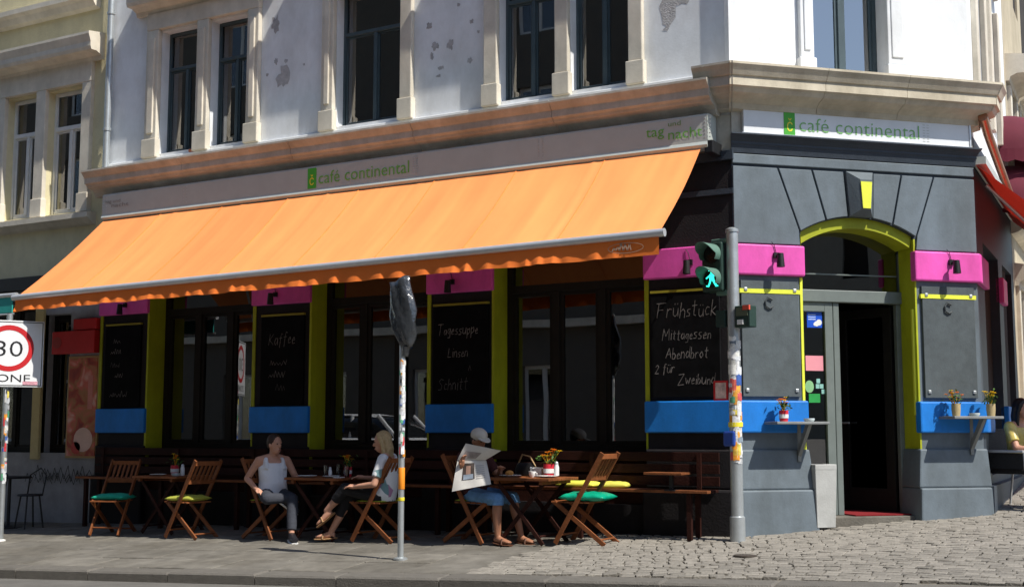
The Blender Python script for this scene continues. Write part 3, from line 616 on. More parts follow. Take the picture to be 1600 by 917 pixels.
# drainpipe between the houses
dp = thing('drainpipe', 'grey metal drainpipe between the yellow house and the white house', 'drainpipe', (-9.79, -.07, 4.97))
MB().tube([(-9.79, -.09, 4.97), (-9.79, -.09, 12)], .05, 12).build('pipe', metal, dp, smooth=40)
for z in (5.6, 7.4, 9.2): MB().lathe((-9.79, -.09, z), [(.05, 0), (.062, .005), (.062, .04), (.05, .045)], 14).build('pipe_collar', metal, dp, smooth=40)

# ------------------------------------------------------------------ next houses along the side street
bstone = mat('beige_render', (.52, .45, .33), .88, .1, 4, .2, stain=.2)
for hi, (t0, t1, lab) in enumerate(((4.62, 13.0, 'beige house with window hoods next to the red side awning'), (13.02, 24.0, 'far beige house down the side street'))):
    hb = thing('side_street_house', lab, 'building', FC(t0, 0, 0))
    wh = []; x = t0 + .5
    while x < t1 - 1: wh.append(x); x += 1.62
    wall_mesh(FC, t0, t1, -.2, 12, -.02 * hi, [(a, a + .85, z, z + 1.7) for a in wh for z in (1.5, 4.6, 8.2)], .2).build('wall', bstone, hb)
    for a in wh:
        for z in (1.5, 4.6, 8.2): window(hb, FC, a, a + .85, z, z + 1.7, -.15 - .02 * hi, whitef, glas2, (.5,), z + 1.2, .06)
        hood(hb, FC, a - .3, a + 1.15, 6.55, .3, stone, .28); MB(FC).box(a - .2, a + 1.05, -.03, .14, 1.3, 1.48).build('window_sill', stone, hb, bevel=.01)
        for b0 in (a - .18, a + .85): MB(FC).box(b0, b0 + .18, -.03, .06, 4.5, 6.4).build('window_jamb', stone, hb, bevel=.01); MB(FC).box(b0, b0 + .18, -.03, .06, 1.5, 3.3).build('window_jamb', stone, hb, bevel=.01)
        hood(hb, FC, a - .25, a + 1.1, 3.4, .2, stone, .2)
    MB(FC).profile([(-.03, 4.05), (.1, 4.08), (.2, 4.15), (.25, 4.25), (-.03, 4.3)], t0, t1).build('string_course', stone, hb)
    MB(FC).profile([(-.03, 11.4), (.3, 11.6), (.4, 12), (-.03, 12.05)], t0, t1).build('eaves', stone, hb)
    MB(FC).box(t0, t1, -3, -2.9, -.2, 12).build('back_wall', room, hb); MB(FC).box(t0, t1, -3, -.1, 11.9, 12).build('roof', room, hb)

def text_fit(fr, txt, a0, a1, z, h, o, par, m, name='lettering', flip=False, thin=0.0):
    cu = bpy.data.curves.new('t', 'FONT'); cu.body = txt; cu.size = 1.0; cu.offset = thin; cu.resolution_u = 3
    ob = bpy.data.objects.new('t', cu); COL.objects.link(ob)
    dg = bpy.context.evaluated_depsgraph_get(); me = bpy.data.meshes.new_from_object(ob.evaluated_get(dg))
    xs_ = [v.co.x for v in me.vertices]; x0, x1 = min(xs_), max(xs_); sx = (a1 - a0) / (x1 - x0)
    mb = MB(fr); mb.add([((a1 - (v.co.x - x0) * sx) if flip else (a0 + (v.co.x - x0) * sx), o, z + v.co.y * h / .72) for v in me.vertices], [tuple(p.vertices) for p in me.polygons])
    bpy.data.objects.remove(ob); bpy.data.curves.remove(cu); bpy.data.meshes.remove(me)
    return mb.build(name, m, par, recalc=False)

# ------------------------------------------------------------------ orange awning of the long front
aw = thing('orange_awning', 'long orange awning with grey sign box over the cafe terrace', 'awning', (-4.9, -.3, 4.2))
cas = MB(FA).profile([(.03, 4.60), (.03, 4.22), (.24, 4.20), (.30, 4.20), (.32, 4.23), (.30, 4.27), (.295, 4.56), (.27, 4.585)], -9.6, -.16).build('sign_box', boxm, aw)
for a in (-7.98, -2.28, -9.58, -.2):
    rv = MB(FA)
    for k in range(6): rv.box(a, a + .018, .29, .302, 4.31 + k * .043, 4.32 + k * .043); rv.box(a + .06, a + .075, .29, .302, 4.31 + k * .043, 4.32 + k * .043)
    rv.build('rivet_row', alu, cas)
MB(FA).box(-5.74, -5.60, .29, .304, 4.285, 4.555).build('logo_plate', signg, cas)
text_fit(FA, 'č', -5.705, -5.635, 4.33, .13, .306, cas, ylw, 'logo_letter'); text_fit(FA, 'café continental', -5.56, -4.12, 4.335, .165, .304, cas, letg, thin=-.003)
db = MB(FA)
for i in range(2):
    for k in range(7): db.box(-4.07 + i * .05, -4.04 + i * .05, .29, .302, 4.32 + k * .032, 4.33 + k * .032)
db.build('small_print', alu, cas)
text_fit(FA, 'tag', -.89, -.67, 4.39, .12, .304, cas, letg, thin=-.002); text_fit(FA, 'und', -.62, -.47, 4.485, .06, .304, cas, letd); text_fit(FA, 'nacht', -.62, -.22, 4.335, .12, .304, cas, letg, thin=-.002)
dl_ = mat('faded_letter', (.27, .25, .22), .5, .05, 4)
text_fit(FA, 'tag und', -9.53, -9.22, 4.44, .05, .304, cas, dl_); text_fit(FA, 'nacht', -9.4, -9.05, 4.37, .06, .304, cas, dl_)
AR0, AR1 = Vector((-.24, -.30, 4.19)), Vector((-.22, -1.50, 3.10)); AL0, AL1 = Vector((-9.56, -.30, 4.18)), Vector((-9.56, -1.74, 2.93))
def awp(u, v):                                       # u along (0 left), v down the slope
    p = (AL0.lerp(AR0, u)).lerp(AL1.lerp(AR1, u), v)
    x = u * 9.3; sag = -.035 * math.sin(math.pi * v) + (.004 * math.sin(x * 5.3 + 1.5 * v) + .0022 * math.sin(x * 13.1 + 2.2 * v + 1)) * math.sin(math.pi * min(1, v * .9 + .08)) * (.5 + .8 * u)
    ridge = sum(.009 * math.exp(-((x - c) / .03) ** 2) * (.4 + .6 * math.sin(c * 5)) for c in (1.45, 2.7, 4.15, 4.75, 5.6, 6.9, 8.0))
    return p + Vector((0, -.55 * (sag + ridge), .83 * (sag + ridge)))
NP = 8
for i in range(NP):
    mb = MB(); n1, n2 = 26, 14; vs = []
    for a in range(n1 + 1):
        for b in range(n2 + 1):
            p = awp((i + a / n1) / NP, b / n2); e = .004 if a in (0, n1) else 0; vs.append((p.x, p.y, p.z + (.003 if i % 2 else 0) + e))
    mb.add(vs, [(a * (n2 + 1) + b, (a + 1) * (n2 + 1) + b, (a + 1) * (n2 + 1) + b + 1, a * (n2 + 1) + b + 1) for a in range(n1) for b in range(n2)])
    mb.build('canvas_panel', orange, aw, smooth=180, recalc=False)
seamm = mat('canvas_seam', (0.80, 0.24, 0.055), 0.9)
for i in range(1, NP): MB().tube([awp(i / NP, b / 14) + Vector((0, -.003, .005)) for b in range(15)], .007, 6).build('seam', seamm, aw)
ux = (AR1 - AL1).normalized()
MB().tube([AL1 - ux * .05 + Vector((0, -.02, -.01)), AR1 + ux * .06 + Vector((0, -.02, -.01))], .043, 16).build('front_bar', alu, aw, smooth=40)
vr = random.Random(5); n1 = 420; ph = [vr.uniform(0, 6.28) for _ in range(6)]
bumps = []; x = 0
while x < 9.3: bumps.append((x, vr.uniform(.06, .15), vr.uniform(.35, 1.0))); x += vr.uniform(.14, .34)
vs = []; n2 = 9
for a in range(n1 + 1):
    u = a / n1; base = AL1.lerp(AR1, u) + Vector((0, -.03, -.035)); x = u * 9.3; amp = 1.0 if x < 8.3 else max(0.05, 1 - (x - 8.3) * 1.2)
    bl = max([c * max(0, 1 - abs(x - b) / (w_ * (1.5 if x < b else .7))) for b, w_, c in bumps] + [0])
    for b in range(n2 + 1):
        v = b / n2; L = .165 + .03 * u
        flare = amp * (.10 * bl * max(0, v - .42 - .2 * (1 - bl)) ** 1.0 + .008 * math.sin(x * 21 + ph[0]) * v)
        vs.append((base.x, base.y - flare, base.z - L * v + .005 * amp * math.sin(x * 9 + ph[1]) * v))
MB().add(vs, [(a * (n2 + 1) + b, (a + 1) * (n2 + 1) + b, (a + 1) * (n2 + 1) + b + 1, a * (n2 + 1) + b + 1) for a in range(n1) for b in range(n2)]).build('valance', orangev, aw, smooth=180, recalc=False)
lg = MB(); c = AL1.lerp(AR1, .962) + Vector((0, -.046, -.135)); E_ = [(c.x + .20 * math.cos(t * .26), c.z + .055 * math.sin(t * .26)) for t in range(25)]
for (x0, z0), (x1, z1) in zip(E_, E_[1:]): lg.add([(x0, c.y, z0), (x1, c.y, z1), (x1 * .97 + c.x * .03, c.y, z1 * .9 + c.z * .1), (x0 * .97 + c.x * .03, c.y, z0 * .9 + c.z * .1)], [(0, 1, 2, 3)])
fs = MB(Fr(0, c.y)); scribble(fs, c.x - .15, c.z - .02, 11, .05, 0, .014, 4); lg.v += fs.v; k = len(lg.v) - len(fs.v); lg.f += [tuple(i + k for i in f) for f in fs.f]
lg.build('printed_emblem', mat('faded_print', (.50, .33, .22), .8), aw, recalc=False)
for u in (.06, .5, .95):
    p0 = AL0.lerp(AR0, u) + Vector((0, .05, -.06)); p2 = AL1.lerp(AR1, u) + Vector((0, .04, -.02)); p1 = (p0 + p2) / 2 + Vector((.45 if u < .5 else -.45, 0, -.10))
    MB().tube([p0, p1, p2], .022, 8).build('folding_arm', metal, aw, smooth=40)
MB(FA).box(-.2, -.10, .02, .30, 4.14, 4.28).build('end_bracket', black, aw, bevel=.01)
# neighbour's teal awning end
ta = thing('teal_awning', 'turquoise awning edge of the neighbouring shop left of the orange awning', 'awning', (-12.5, -1.5, 2.9))
MB().tube([(-14.5, -1.62, 2.98), (-9.72, -1.62, 2.98)], .032, 12).build('front_bar', alu, ta, smooth=40); MB().box(-14.5, -9.8, -1.63, -1.61, 2.74, 2.95).build('valance', teal, ta)
MB().tube([(-14.5, -1.62, 2.72), (-9.76, -1.62, 2.72)], .014, 8).build('hem_bar', alu, ta, smooth=40)
MB().add([(-14.5, -.1, 3.08), (-9.95, -.1, 3.08), (-9.8, -1.6, 2.98), (-14.5, -1.6, 2.98)], [(0, 1, 2, 3)]).build('canvas', black, ta)

# ------------------------------------------------------------------ sign board on the corner
sb = thing('sign_board', 'white cafe sign board with green lettering above the corner door', 'sign', FB(1.5, .05, 4.39))
pn = MB(FB).box(.12, 2.98, .02, .075, 4.40, 4.67).build('panel', signw, sb, bevel=.004)
MB(FB).box(.10, 3.0, .018, .085, 4.388, 4.402).build('edge_strip', alu, sb); MB(FB).box(2.981, 3.0, .018, .085, 4.403, 4.675).build('edge_strip', alu, sb)
MB(FB).box(.61, .745, .07, .080, 4.402, 4.668).build('logo_plate', signg, pn); text_fit(FB, 'č', .645, .715, 4.445, .14, .082, pn, ylw, 'logo_letter')
text_fit(FB, 'café continental', .80, 2.32, 4.455, .165, .079, pn, mat('letter_light_green', (.22, .50, .15), .5, .05, 4), thin=-.010)
db = MB(FB)
for i in range(2):
    for k in range(7): db.box(2.37 + i * .05, 2.40 + i * .05, .07, .078, 4.43 + k * .032, 4.436 + k * .032)
db.build('small_print', mat('pale_print', (.5, .52, .5), .6), pn)

# ------------------------------------------------------------------ chalk boards
def chalkboard(fr, a0, a1, z0, z1, o, label, lines, scrib=()):
    t_ = thing('chalkboard', label, 'chalkboard', fr((a0 + a1) / 2, o, z0), group='chalkboards on the piers')
    bd = MB(fr).box(a0, a1, 0.0, o, z0, z1).build('board', chalkb, t_, bevel=.004)
    MB(fr).box(a0 + .0, a1, .0, o + .006, z1 + .001, z1 + .028).build('yellow_rail', mat('ochre_paint', (.30, .25, .02), .6), t_)
    for tx, a, z, h in lines: hand(fr, tx, a, z, h, o + .003, .0052).build('chalk_writing', chalk, bd, recalc=False)
    for i, (a, z, n, h) in enumerate(scrib): scribble(MB(fr), a, z, n, h, o + .003, .004, i + 3).build('chalk_writing', chalk, bd, recalc=False)
    return t_
chalkboard(FA, -.98, -.16, 1.49, 2.66, .035, 'black chalkboard on the pier next to the traffic light', [('Frühstück', -.90, 2.38, .095), ('Mittagessen', -.84, 2.13, .07), ('Abendbrot', -.80, 1.92, .07), ('2 für', -.93, 1.76, .06), ('Zweibund', -.66, 1.63, .07)])
chalkboard(FA, -3.92, -3.12, 1.47, 2.66, .035, 'black chalkboard on the pier behind the newspaper reader', [('Tagessuppe', -3.86, 2.30, .075), ('Linsen', -3.70, 2.02, .075), ('Schnitt', -3.84, 1.62, .085)], [(-3.4, 1.85, 3, .06)])
chalkboard(FA, -6.72, -5.98, 1.47, 2.66, .035, 'black chalkboard on the pier above the man in the white tank top', [('Kaffee', -6.58, 2.28, .095)], [(-6.55, 2.0, 12, .06), (-6.57, 1.84, 12, .06), (-6.45, 1.66, 7, .06)])
chalkboard(FA, -9.72, -9.0, 1.47, 2.66, .035, 'black chalkboard on the leftmost pier beside the yellow house', [], [(-9.55, 2.4, 7, .06), (-9.6, 2.25, 11, .05), (-9.6, 2.05, 10, .05), (-9.5, 1.9, 8, .05), (-9.6, 1.62, 14, .07)])
for a0, a1, lab in ((.07, .76, 'empty grey slate board on the pier left of the cafe door'), (2.31, 2.99, 'empty grey slate board on the pier right of the cafe door')):
    t_ = thing('slate_board', lab, 'board', FB((a0 + a1) / 2, .02, 1.5))
    MB(FB).box(a0, a1, 0, .035, 1.49, 2.62).build('board', chalkg, t_, bevel=.006); MB(FB).box(a0, a1, 0, .03, 2.67, 2.76).build('top_strip', chalkg, t_)
    MB(FB).box(a0 - .02, a1 + .02, 0, .04, 2.621, 2.668).build('yellow_rail', limeb, t_)
    for s_, z in ((a0 + .05, 1.56), (a1 - .05, 1.56), (a0 + .05, 2.66), (a1 - .05, 2.66)): MB(FB).box(s_ - .02, s_ + .02, .03, .05, z - .02, z + .02).build('bolt', metal, t_, bevel=.008)
    cmid = a0 + .33; MB(FB).tube([(cmid + .035, .05, 2.55), (cmid - .02, .05, 2.575), (cmid - .05, .05, 2.53), (cmid - .045, .05, 2.48), (cmid, .05, 2.455), (cmid + .04, .05, 2.475)], .010, 6).build('emblem', mat('board_emblem', (.05, .06, .065), .6), t_)

# ------------------------------------------------------------------ wall spot lamps on the pink blocks
def lamp(fr, a, z, label):
    t_ = thing('wall_lamp', label, 'lamp', fr(a, .06, z), group='spot lamps on the pink blocks')
    MB(fr).box(a - .03, a + .03, .058, .09, z + .02, z + .08).build('wall_plate', black, t_); MB(fr).tube([(a, .08, z + .05), (a, .17, z + .03)], .012, 6).build('arm', black, t_)
    MB(fr).tube([(a, .17, z + .06), (a, .175, z - .09)], [.035, .045], 10).build('lamp_head', black, t_, smooth=40)
    MB(fr).tube([(a, .07, z + .08), (a - .02, .07, z + .16), (a - .05, .065, z + .2)], .004, 5).build('cable', black, t_)
lamp(FA, -.48, 2.93, 'small black spot lamp on the pink block behind the traffic light'); lamp(FA, -3.62, 2.9, 'small black spot lamp above the reader\'s chalkboard'); lamp(FA, -6.45, 2.9, 'small black spot lamp above the chalkboard behind the tank top'); lamp(FA, -9.3, 2.9, 'small black spot lamp on the leftmost pink block')
lamp(FB, .48, 2.99, 'black spot lamp on the sunlit pink block left of the door'); lamp(FB, 2.68, 2.99, 'black spot lamp on the sunlit pink block right of the door')

# ------------------------------------------------------------------ shelves by the door with pots
petal = mat('orange_petal', (.85, .30, .015), .7, .15, 9); petaly = mat('yellow_petal', (.85, .62, .02), .7, .15, 9); leafm = mat('leaf_green', (.05, .12, .02), .6, .3, 9); tin = mat('red_tin', (.62, .03, .05), .4, .1, 6); potm = mat('tan_pot', (.42, .33, .17), .7, .15, 6); soil = mat('soil', (.03, .02, .015), .9)
def flowers(name, x, y, z, label, potmat, pm, r=.045, h=.11, seed=1, s=1.0):
    t_ = thing(name, label, 'flower pot', (x, y, z)); rn = random.Random(seed)
    MB().lathe((x, y, z), [(r * .85, 0), (r, h * .5), (r, h), (r * .88, h), (r * .86, h * .85)], 16).build('pot', potmat, t_, smooth=40)
    if potmat is tin: MB().lathe((x, y, z + h * .3), [(r * .985, 0), (r * 1.02, .001), (r * 1.03, h * .35), (r * .99, h * .351)], 16).build('pot_label', whitep, t_, smooth=40)
    lf = MB()
    for k in range(46):
        c = Vector((x + rn.gauss(0, .04) * s, y + rn.gauss(0, .04) * s, z + h + abs(rn.gauss(.05, .035)) * s)); d1 = Vector((rn.uniform(-1, 1), rn.uniform(-1, 1), rn.uniform(-.2, 1))).normalized() * .032 * s; d2 = d1.cross(Vector((rn.uniform(-1, 1), rn.uniform(-1, 1), 1))).normalized() * .011 * s
        lf.add([tuple(c - d1), tuple(c + d2), tuple(c + d1), tuple(c - d2)], [(0, 1, 2, 3)])
    lf.build('leaves', leafm, t_, recalc=False)
    for k in range(9):
        cx, cy, cz_ = x + rn.gauss(0, .038) * s, y + rn.gauss(0, .038) * s, z + h + rn.uniform(.07, .15) * s
        bl = MB(); bl.tube([(x, y, z + h * .8), (cx, cy, cz_)], .003, 5)
        for ring, (n_, rr, up) in enumerate(((8, .026, .004), (6, .016, .012))):
            for j in range(n_):
                t2 = 2 * math.pi * j / n_ + ring; dx, dy = math.cos(t2), math.sin(t2)
                bl.add([(cx, cy, cz_), (cx + dx * rr * s - dy * .009, cy + dy * rr * s + dx * .009, cz_ + up), (cx + dx * rr * 1.2 * s, cy + dy * rr * 1.2 * s, cz_ + up * .5), (cx + dx * rr * s + dy * .009, cy + dy * rr * s - dx * .009, cz_ + up)], [(0, 1, 2, 3)])
        bl.build('flower', pm if k % 4 else petaly, t_, recalc=False)
    return t_
shelfm = mat('shelf_board', (.20, .21, .21), .6, .15, 6)
for a0, a1, z, lab in ((.30, .92, 1.19, 'small grey wall shelf on the pier left of the cafe door'), (2.45, 3.08, 1.255, 'small grey wall shelf on the pier right of the cafe door')):
    t_ = thing('wall_shelf', lab, 'shelf', FB((a0 + a1) / 2, .06, z)); MB(FB).box(a0, a1, .05, .36, z, z + .03).build('shelf_top', shelfm, t_, bevel=.006)
    mid = (a0 + a1) / 2 + .1
    MB(FB).add([(mid - .02, .06, z - .35), (mid + .02, .06, z - .35), (mid + .02, .06, z - .27), (mid - .02, .06, z - .27), (mid - .02, .32, z - .002), (mid + .02, .32, z - .002), (mid + .02, .24, z - .002), (mid - .02, .24, z - .002)],
        [(0, 1, 5, 4), (1, 2, 6, 5), (2, 3, 7, 6), (3, 0, 4, 7), (0, 3, 2, 1), (4, 5, 6, 7)]).build('bracket', mat('bracket_metal', (.22, .23, .22), .5, .1, 6), t_)
    MB(FB).box(mid - .02, mid + .02, .055, .065, z - .4, z - .002).build('wall_rail', mat('bracket_metal', (.22, .23, .22)), t_)
p = FB(.46, .2, 1.22); flowers('flower_pot', p.x, p.y, p.z, 'red tin of orange flowers on the shelf left of the door', tin, petal, .05, .12, 1)
p = FB(2.58, .2, 1.285); flowers('flower_pot', p.x, p.y, p.z, 'tan pot of orange flowers on the right shelf', potm, petal, .05, .14, 2)
p = FB(3.0, .24, 1.285); flowers('flower_pot', p.x, p.y, p.z, 'tan pot of yellow flowers at the outer end of the right shelf', potm, petaly, .05, .14, 3)
def ashtray(p, label, r=.06):
    t_ = MB().lathe(p, [(r * .8, 0), (r, .02), (r, .035), (r * .85, .035), (r * .7, .012)], 16).build('ashtray', mat('pale_glass_dish', (.55, .62, .62), .2), None, smooth=40); tag(t_, label, 'ashtray')
ashtray(FB(.76, .2, 1.221), 'pale dish on the shelf left of the door'); ashtray(FB(2.8, .22, 1.286), 'pale dish on the shelf right of the door')
# tall pale planter box and red mat in the doorway
t_ = thing('planter_box', 'tall narrow pale grey planter box beside the cafe door', 'planter', FB(.98, .12, .1))
bx = MB(FB); bx.add([(.87, -.12, .08), (1.09, -.12, .08), (1.09, .12, .08), (.87, .12, .08), (.85, -.14, .74), (1.11, -.14, .74), (1.11, .14, .74), (.85, .14, .74)], [(0, 3, 2, 1), (0, 1, 5, 4), (1, 2, 6, 5), (2, 3, 7, 6), (3, 0, 4, 7)])
bx.box(.85, 1.11, .11, .141, .70, .76).box(.85, 1.11, -.141, -.11, .70, .76).box(.85, .88, -.11, .11, .70, .76).box(1.08, 1.11, -.11, .11, .70, .76)
bx.build('box', mat('pale_zinc', (.47, .48, .47), .5, .12, 5, .1, stain=.2), t_, bevel=.006); MB(FB).box(.875, 1.085, -.115, .115, .6, .68).build('soil', soil, t_)
tag(MB(FB).box(1.46, 2.16, -.95, -.1, .183, .197).build('door_mat', mat('red_carpet', (.22, .008, .012), .95, .2, 30, .3, 200), None), 'red mat on the cafe doorstep', 'mat')
def sticker(a0, a1, z0, z1, m, lab): return tag(MB(FB).box(a0, a1, -.333, -.331, z0, z1).build('sticker', m, None), lab, 'sticker')
bs = sticker(1.05, 1.24, 2.29, 2.47, mat('sticker_blue', (.01, .08, .55), .4, .05), 'blue sticker with a white cloud on the glass beside the door')
cb2 = MB(FB)
for cx_, cz_, r_ in ((1.17, 2.335, .03), (1.2, 2.35, .035), (1.15, 2.33, .02)): cb2.prism([(cx_ + r_ * math.cos(t * .5), cz_ + r_ * math.sin(t * .5)) for t in range(13)], -.331, -.3295 + r_ * .01)
cb2.build('cloud_print', whitep, bs); sm = MB(FB)
for k in range(3): sm.box(1.065, 1.16, -.331, -.330, 2.43 - k * .025, 2.44 - k * .025)
sm.build('text_lines', mat('print_pale_blue', (.5, .6, .8), .5), bs)
sticker(1.02, 1.24, 1.80, 1.97, mat('paper_pink', (.72, .28, .34), .8, .05), 'pink paper notice on the glass beside the door')
tag(MB(FB).prism([(1.06 + .055 * math.cos(t * .4), 1.62 + .07 * math.sin(t * .4)) for t in range(16)], -.333, -.331).build('sticker', mat('sticker_pale_green', (.25, .5, .25), .5), None), 'round pale green sticker on the glass beside the door', 'sticker')
for (a, z), wh_ in zip(((1.15, 1.66), (1.19, 1.60), (1.14, 1.60), (1.21, 1.54)), ('topmost', 'right middle', 'left middle', 'lowest')): tag(MB(FB).box(a, a + .045, -.333, -.331, z, z + .05).build('sticker', mat('sticker_aqua', (.25, .5, .45), .5), None), wh_ + ' small aqua sticker of the cluster on the door glass', 'sticker', 'aqua stickers on the door glass')
sticker(1.05, 1.19, 1.44, 1.54, mat('sticker_green', (.02, .28, .06), .5), 'green oblong sticker low on the glass beside the door')

# ------------------------------------------------------------------ red side awning, copper pipe, burgundy canopies
ra = thing('red_awning', 'red awning over the side-street terrace right of the corner', 'awning', FC(.2, .2, 4.1))
MB(FC).add([(-.04, .05, 4.2), (4.4, .05, 4.2), (4.4, 1.7, 2.72), (-.04, 1.7, 2.72)], [(0, 1, 2, 3)]).build('canvas', redc, ra); MB(FC).tube([(-.08, 1.7, 2.71), (4.45, 1.7, 2.71)], .035, 10).build('front_bar', alu, ra, smooth=40)
MB(FC).box(.0, 4.4, .02, .16, 4.21, 4.3).build('sign_box', boxm, ra)
MB(FC).tube([(.5, .1, 4.05), (.9, .75, 3.35), (.5, 1.62, 2.74)], .022, 8).build('folding_arm', alu, ra, smooth=40)
MB(FC).add([(-.04, 1.71, 2.70), (4.4, 1.71, 2.70), (4.4, 1.71, 2.5), (-.04, 1.71, 2.5)], [(0, 1, 2, 3)]).build('valance', redc, ra)
cp = thing('copper_pipe', 'shiny copper pipe slanting behind the corner cornice', 'pipe', FC(1.0, .1, 4.2))
MB(FC).tube([(-.12, .16, 4.74), (.3, .16, 4.64), (3.4, .16, 4.25)], .055, 12).build('pipe', copper, cp, smooth=40)
for k, (t0, z0, lab) in enumerate(((3.2, 5.05, 'upper burgundy dome canopy at the right edge'), (3.2, 4.32, 'lower burgundy dome canopy at the right edge'))):
    bc = thing('dome_canopy', lab, 'canopy', FC(t0, .1, z0)); mb = MB(FC); n1, n2 = 12, 10; vs = []
    for i in range(n1 + 1):
        for j in range(n2 + 1):
            th, fi = math.pi * i / n1, math.pi / 2 * j / n2; vs.append((t0 + .9 - .9 * math.cos(th) * math.cos(fi * .9), .02 + .75 * math.sin(th) * math.cos(fi * .95), z0 + .62 * math.sin(fi)))
    mb.add(vs, [(i * (n2 + 1) + j, (i + 1) * (n2 + 1) + j, (i + 1) * (n2 + 1) + j + 1, i * (n2 + 1) + j + 1) for i in range(n1) for j in range(n2)]); mb.build('canopy_shell', burg, bc, smooth=180, recalc=False)
    mb = MB(FC); vs = []
    for i in range(n1 * 2 + 1):
        th = math.pi * i / n1 / 2; vs += [(t0 + .9 - .9 * math.cos(th), .02 + .75 * math.sin(th), z0), (t0 + .9 - .9 * math.cos(th), .02 + .75 * math.sin(th), z0 - .16 - .03 * (i % 2))]
    mb.add(vs, [(2 * i, 2 * i + 2, 2 * i + 3, 2 * i + 1) for i in range(n1 * 2)]); mb.build('valance', burg, bc, recalc=False)

# ------------------------------------------------------------------ traffic light
def stickers(parent, n, r, z0, z1, seed, cols, face=-1.2, hr=(.03, .12)):
    rn = random.Random(seed)
    for i in range(n):
        z = rn.uniform(z0, z1); h = rn.uniform(*hr); t0 = face + rn.uniform(-.9, .6); t1 = t0 + rn.uniform(.5, 1.3); mb = MB(); vs = []; rr = r + .0012 + i * .00008
        for k in range(6):
            t_ = t0 + (t1 - t0) * k / 5; vs += [(rr * math.cos(t_), rr * math.sin(t_), z + rn.uniform(-.006, .006)), (rr * math.cos(t_), rr * math.sin(t_), z + h + rn.uniform(-.01, .01))]
        mb.add(vs, [(2 * k, 2 * k + 2, 2 * k + 3, 2 * k + 1) for k in range(5)]); c = rn.choice(cols)
        mb.build('sticker', mat('sticker_%d_%d_%d' % tuple(int(v_ * 100) for v_ in c), c, .6, .35, 25), parent, smooth=180, recalc=False)
WH = [(.72, .72, .72), (.68, .70, .72), (.75, .74, .70), (.6, .62, .65)]; MIX = WH + [(.6, .05, .06), (.8, .3, .03), (.05, .12, .4), (.06, .06, .06), (.75, .6, .1), (.1, .35, .2), (.5, .52, .55)]
tl = thing('traffic_light', 'pedestrian traffic light showing a green walking figure on a stickered pole', 'traffic light')
MB().tube([(0, 0, -.05), (0, 0, .25), (0, 0, .26), (0, 0, 3.26)], [.082, .08, .066, .064], 18).build('pole', metal, tl, smooth=40)
MB().lathe((0, 0, 3.25), [(.072, 0), (.072, .03), (.03, .05)], 16).build('pole_cap', metal, tl, smooth=40)
hx = -.19
hs = MB().box(hx - .14, hx + .12, -.10, .09, 2.62, 3.15).build('housing', siggreen, tl, bevel=.02); MB().box(hx - .05, .0, -.05, .05, 3.14, 3.19).build('mount', visorg, tl, bevel=.01); MB().box(hx, .0, -.04, .04, 2.58, 2.64).build('mount', visorg, tl, bevel=.01)
for zc, lm in ((3.02, lens_off), (2.76, lens_off)):
    MB().tube([(hx, -.095, zc), (hx, -.115, zc)], .098, 20).build('lens', lm, hs, smooth=40)
    vb = MB(); vs = []; n = 22
    for i in range(n + 1):
        t_ = R(-35) + R(250) * i / n; s_ = max(0, math.sin(t_)); dp_ = .09 + .14 * (s_ ** .7 if s_ > 0 else 0)
        for rr in (.112, .106): vs += [(hx + rr * math.cos(t_), -.10, zc + rr * math.sin(t_)), (hx + rr * math.cos(t_), -.10 - dp_, zc + rr * math.sin(t_))]
    for i in range(n): b = 4 * i; vb.f += [(b, b + 4, b + 5, b + 1), (b + 2, b + 3, b + 7, b + 6), (b + 1, b + 5, b + 7, b + 3)]
    vb.v = [Vector(p) for p in vs]; vb.build('visor', visorg, hs, smooth=40)
wf = MB()                                            # walking figure
def fpoly(P): wf.prism([(hx + x * .094, 2.76 + z * .094) for x, z in P], -.119, -.1165)
fpoly([(.05 + .2 * math.cos(t * .5), .72 + .2 * math.sin(t * .5)) for t in range(13)]); fpoly([(-.42, .93), (.45, .85), (.45, .78), (-.42, .86)])
fpoly([(-.26, .5), (.30, .5), (.36, -.15), (-.28, -.15)]); fpoly([(-.22, -.1), (.05, -.1), (-.35, -.95), (-.75, -.9), (-.72, -.78), (-.45, -.75)]); fpoly([(0, -.1), (.32, -.1), (.75, -.85), (.85, -.8), (.9, -.95), (.55, -.98)])
fpoly([(.2, .45), (.25, .28), (.8, .1), (.85, .25)]); fpoly([(-.2, .45), (-.2, .25), (-.7, -.05), (-.8, .08)])
wf.build('walking_figure', lens_green, hs, recalc=True)
MB().box(-.19, -.07, -.06, .05, 2.24, 2.42).build('control_box', siggreen, tl, bevel=.01); sb2 = MB().box(.06, .25, -.07, .06, 2.22, 2.45).build('signal_box', siggreen, tl, bevel=.012)
MB().box(.085, .225, -.078, -.068, 2.34, 2.43).build('plate', mat('box_plate', (.09, .11, .07), .5), sb2); MB().box(.17, .25, -.085, -.06, 2.40, 2.45).build('red_marker', mat('marker_red', (.75, .10, .06), .4), sb2); MB().box(.10, .17, -.085, -.066, 2.25, 2.30).build('small_label', whitep, sb2)
stickers(tl, 16, .0668, .85, 1.75, 5, WH, -1.2, (.15, .4)); stickers(tl, 60, .069, .8, 2.0, 11, WH + WH + [(.8, .35, .05), (.6, .1, .1), (.2, .25, .3)]); stickers(tl, 14, .0745, .5, 1.9, 12, MIX)
MB().box(-.22, -.06, -.055, -.045, 1.47, 1.66).build('sticker', mat('sticker_red_white', (.62, .45, .4), .6, .4, 14), tl); rf = MB()
for a_ in ((-.23, -.05, 1.46, 1.48), (-.23, -.05, 1.65, 1.67), (-.23, -.21, 1.48, 1.65), (-.07, -.05, 1.48, 1.65)): rf.box(a_[0], a_[1], -.06, -.044, a_[2], a_[3])
rf.build('red_border', redp, tl)
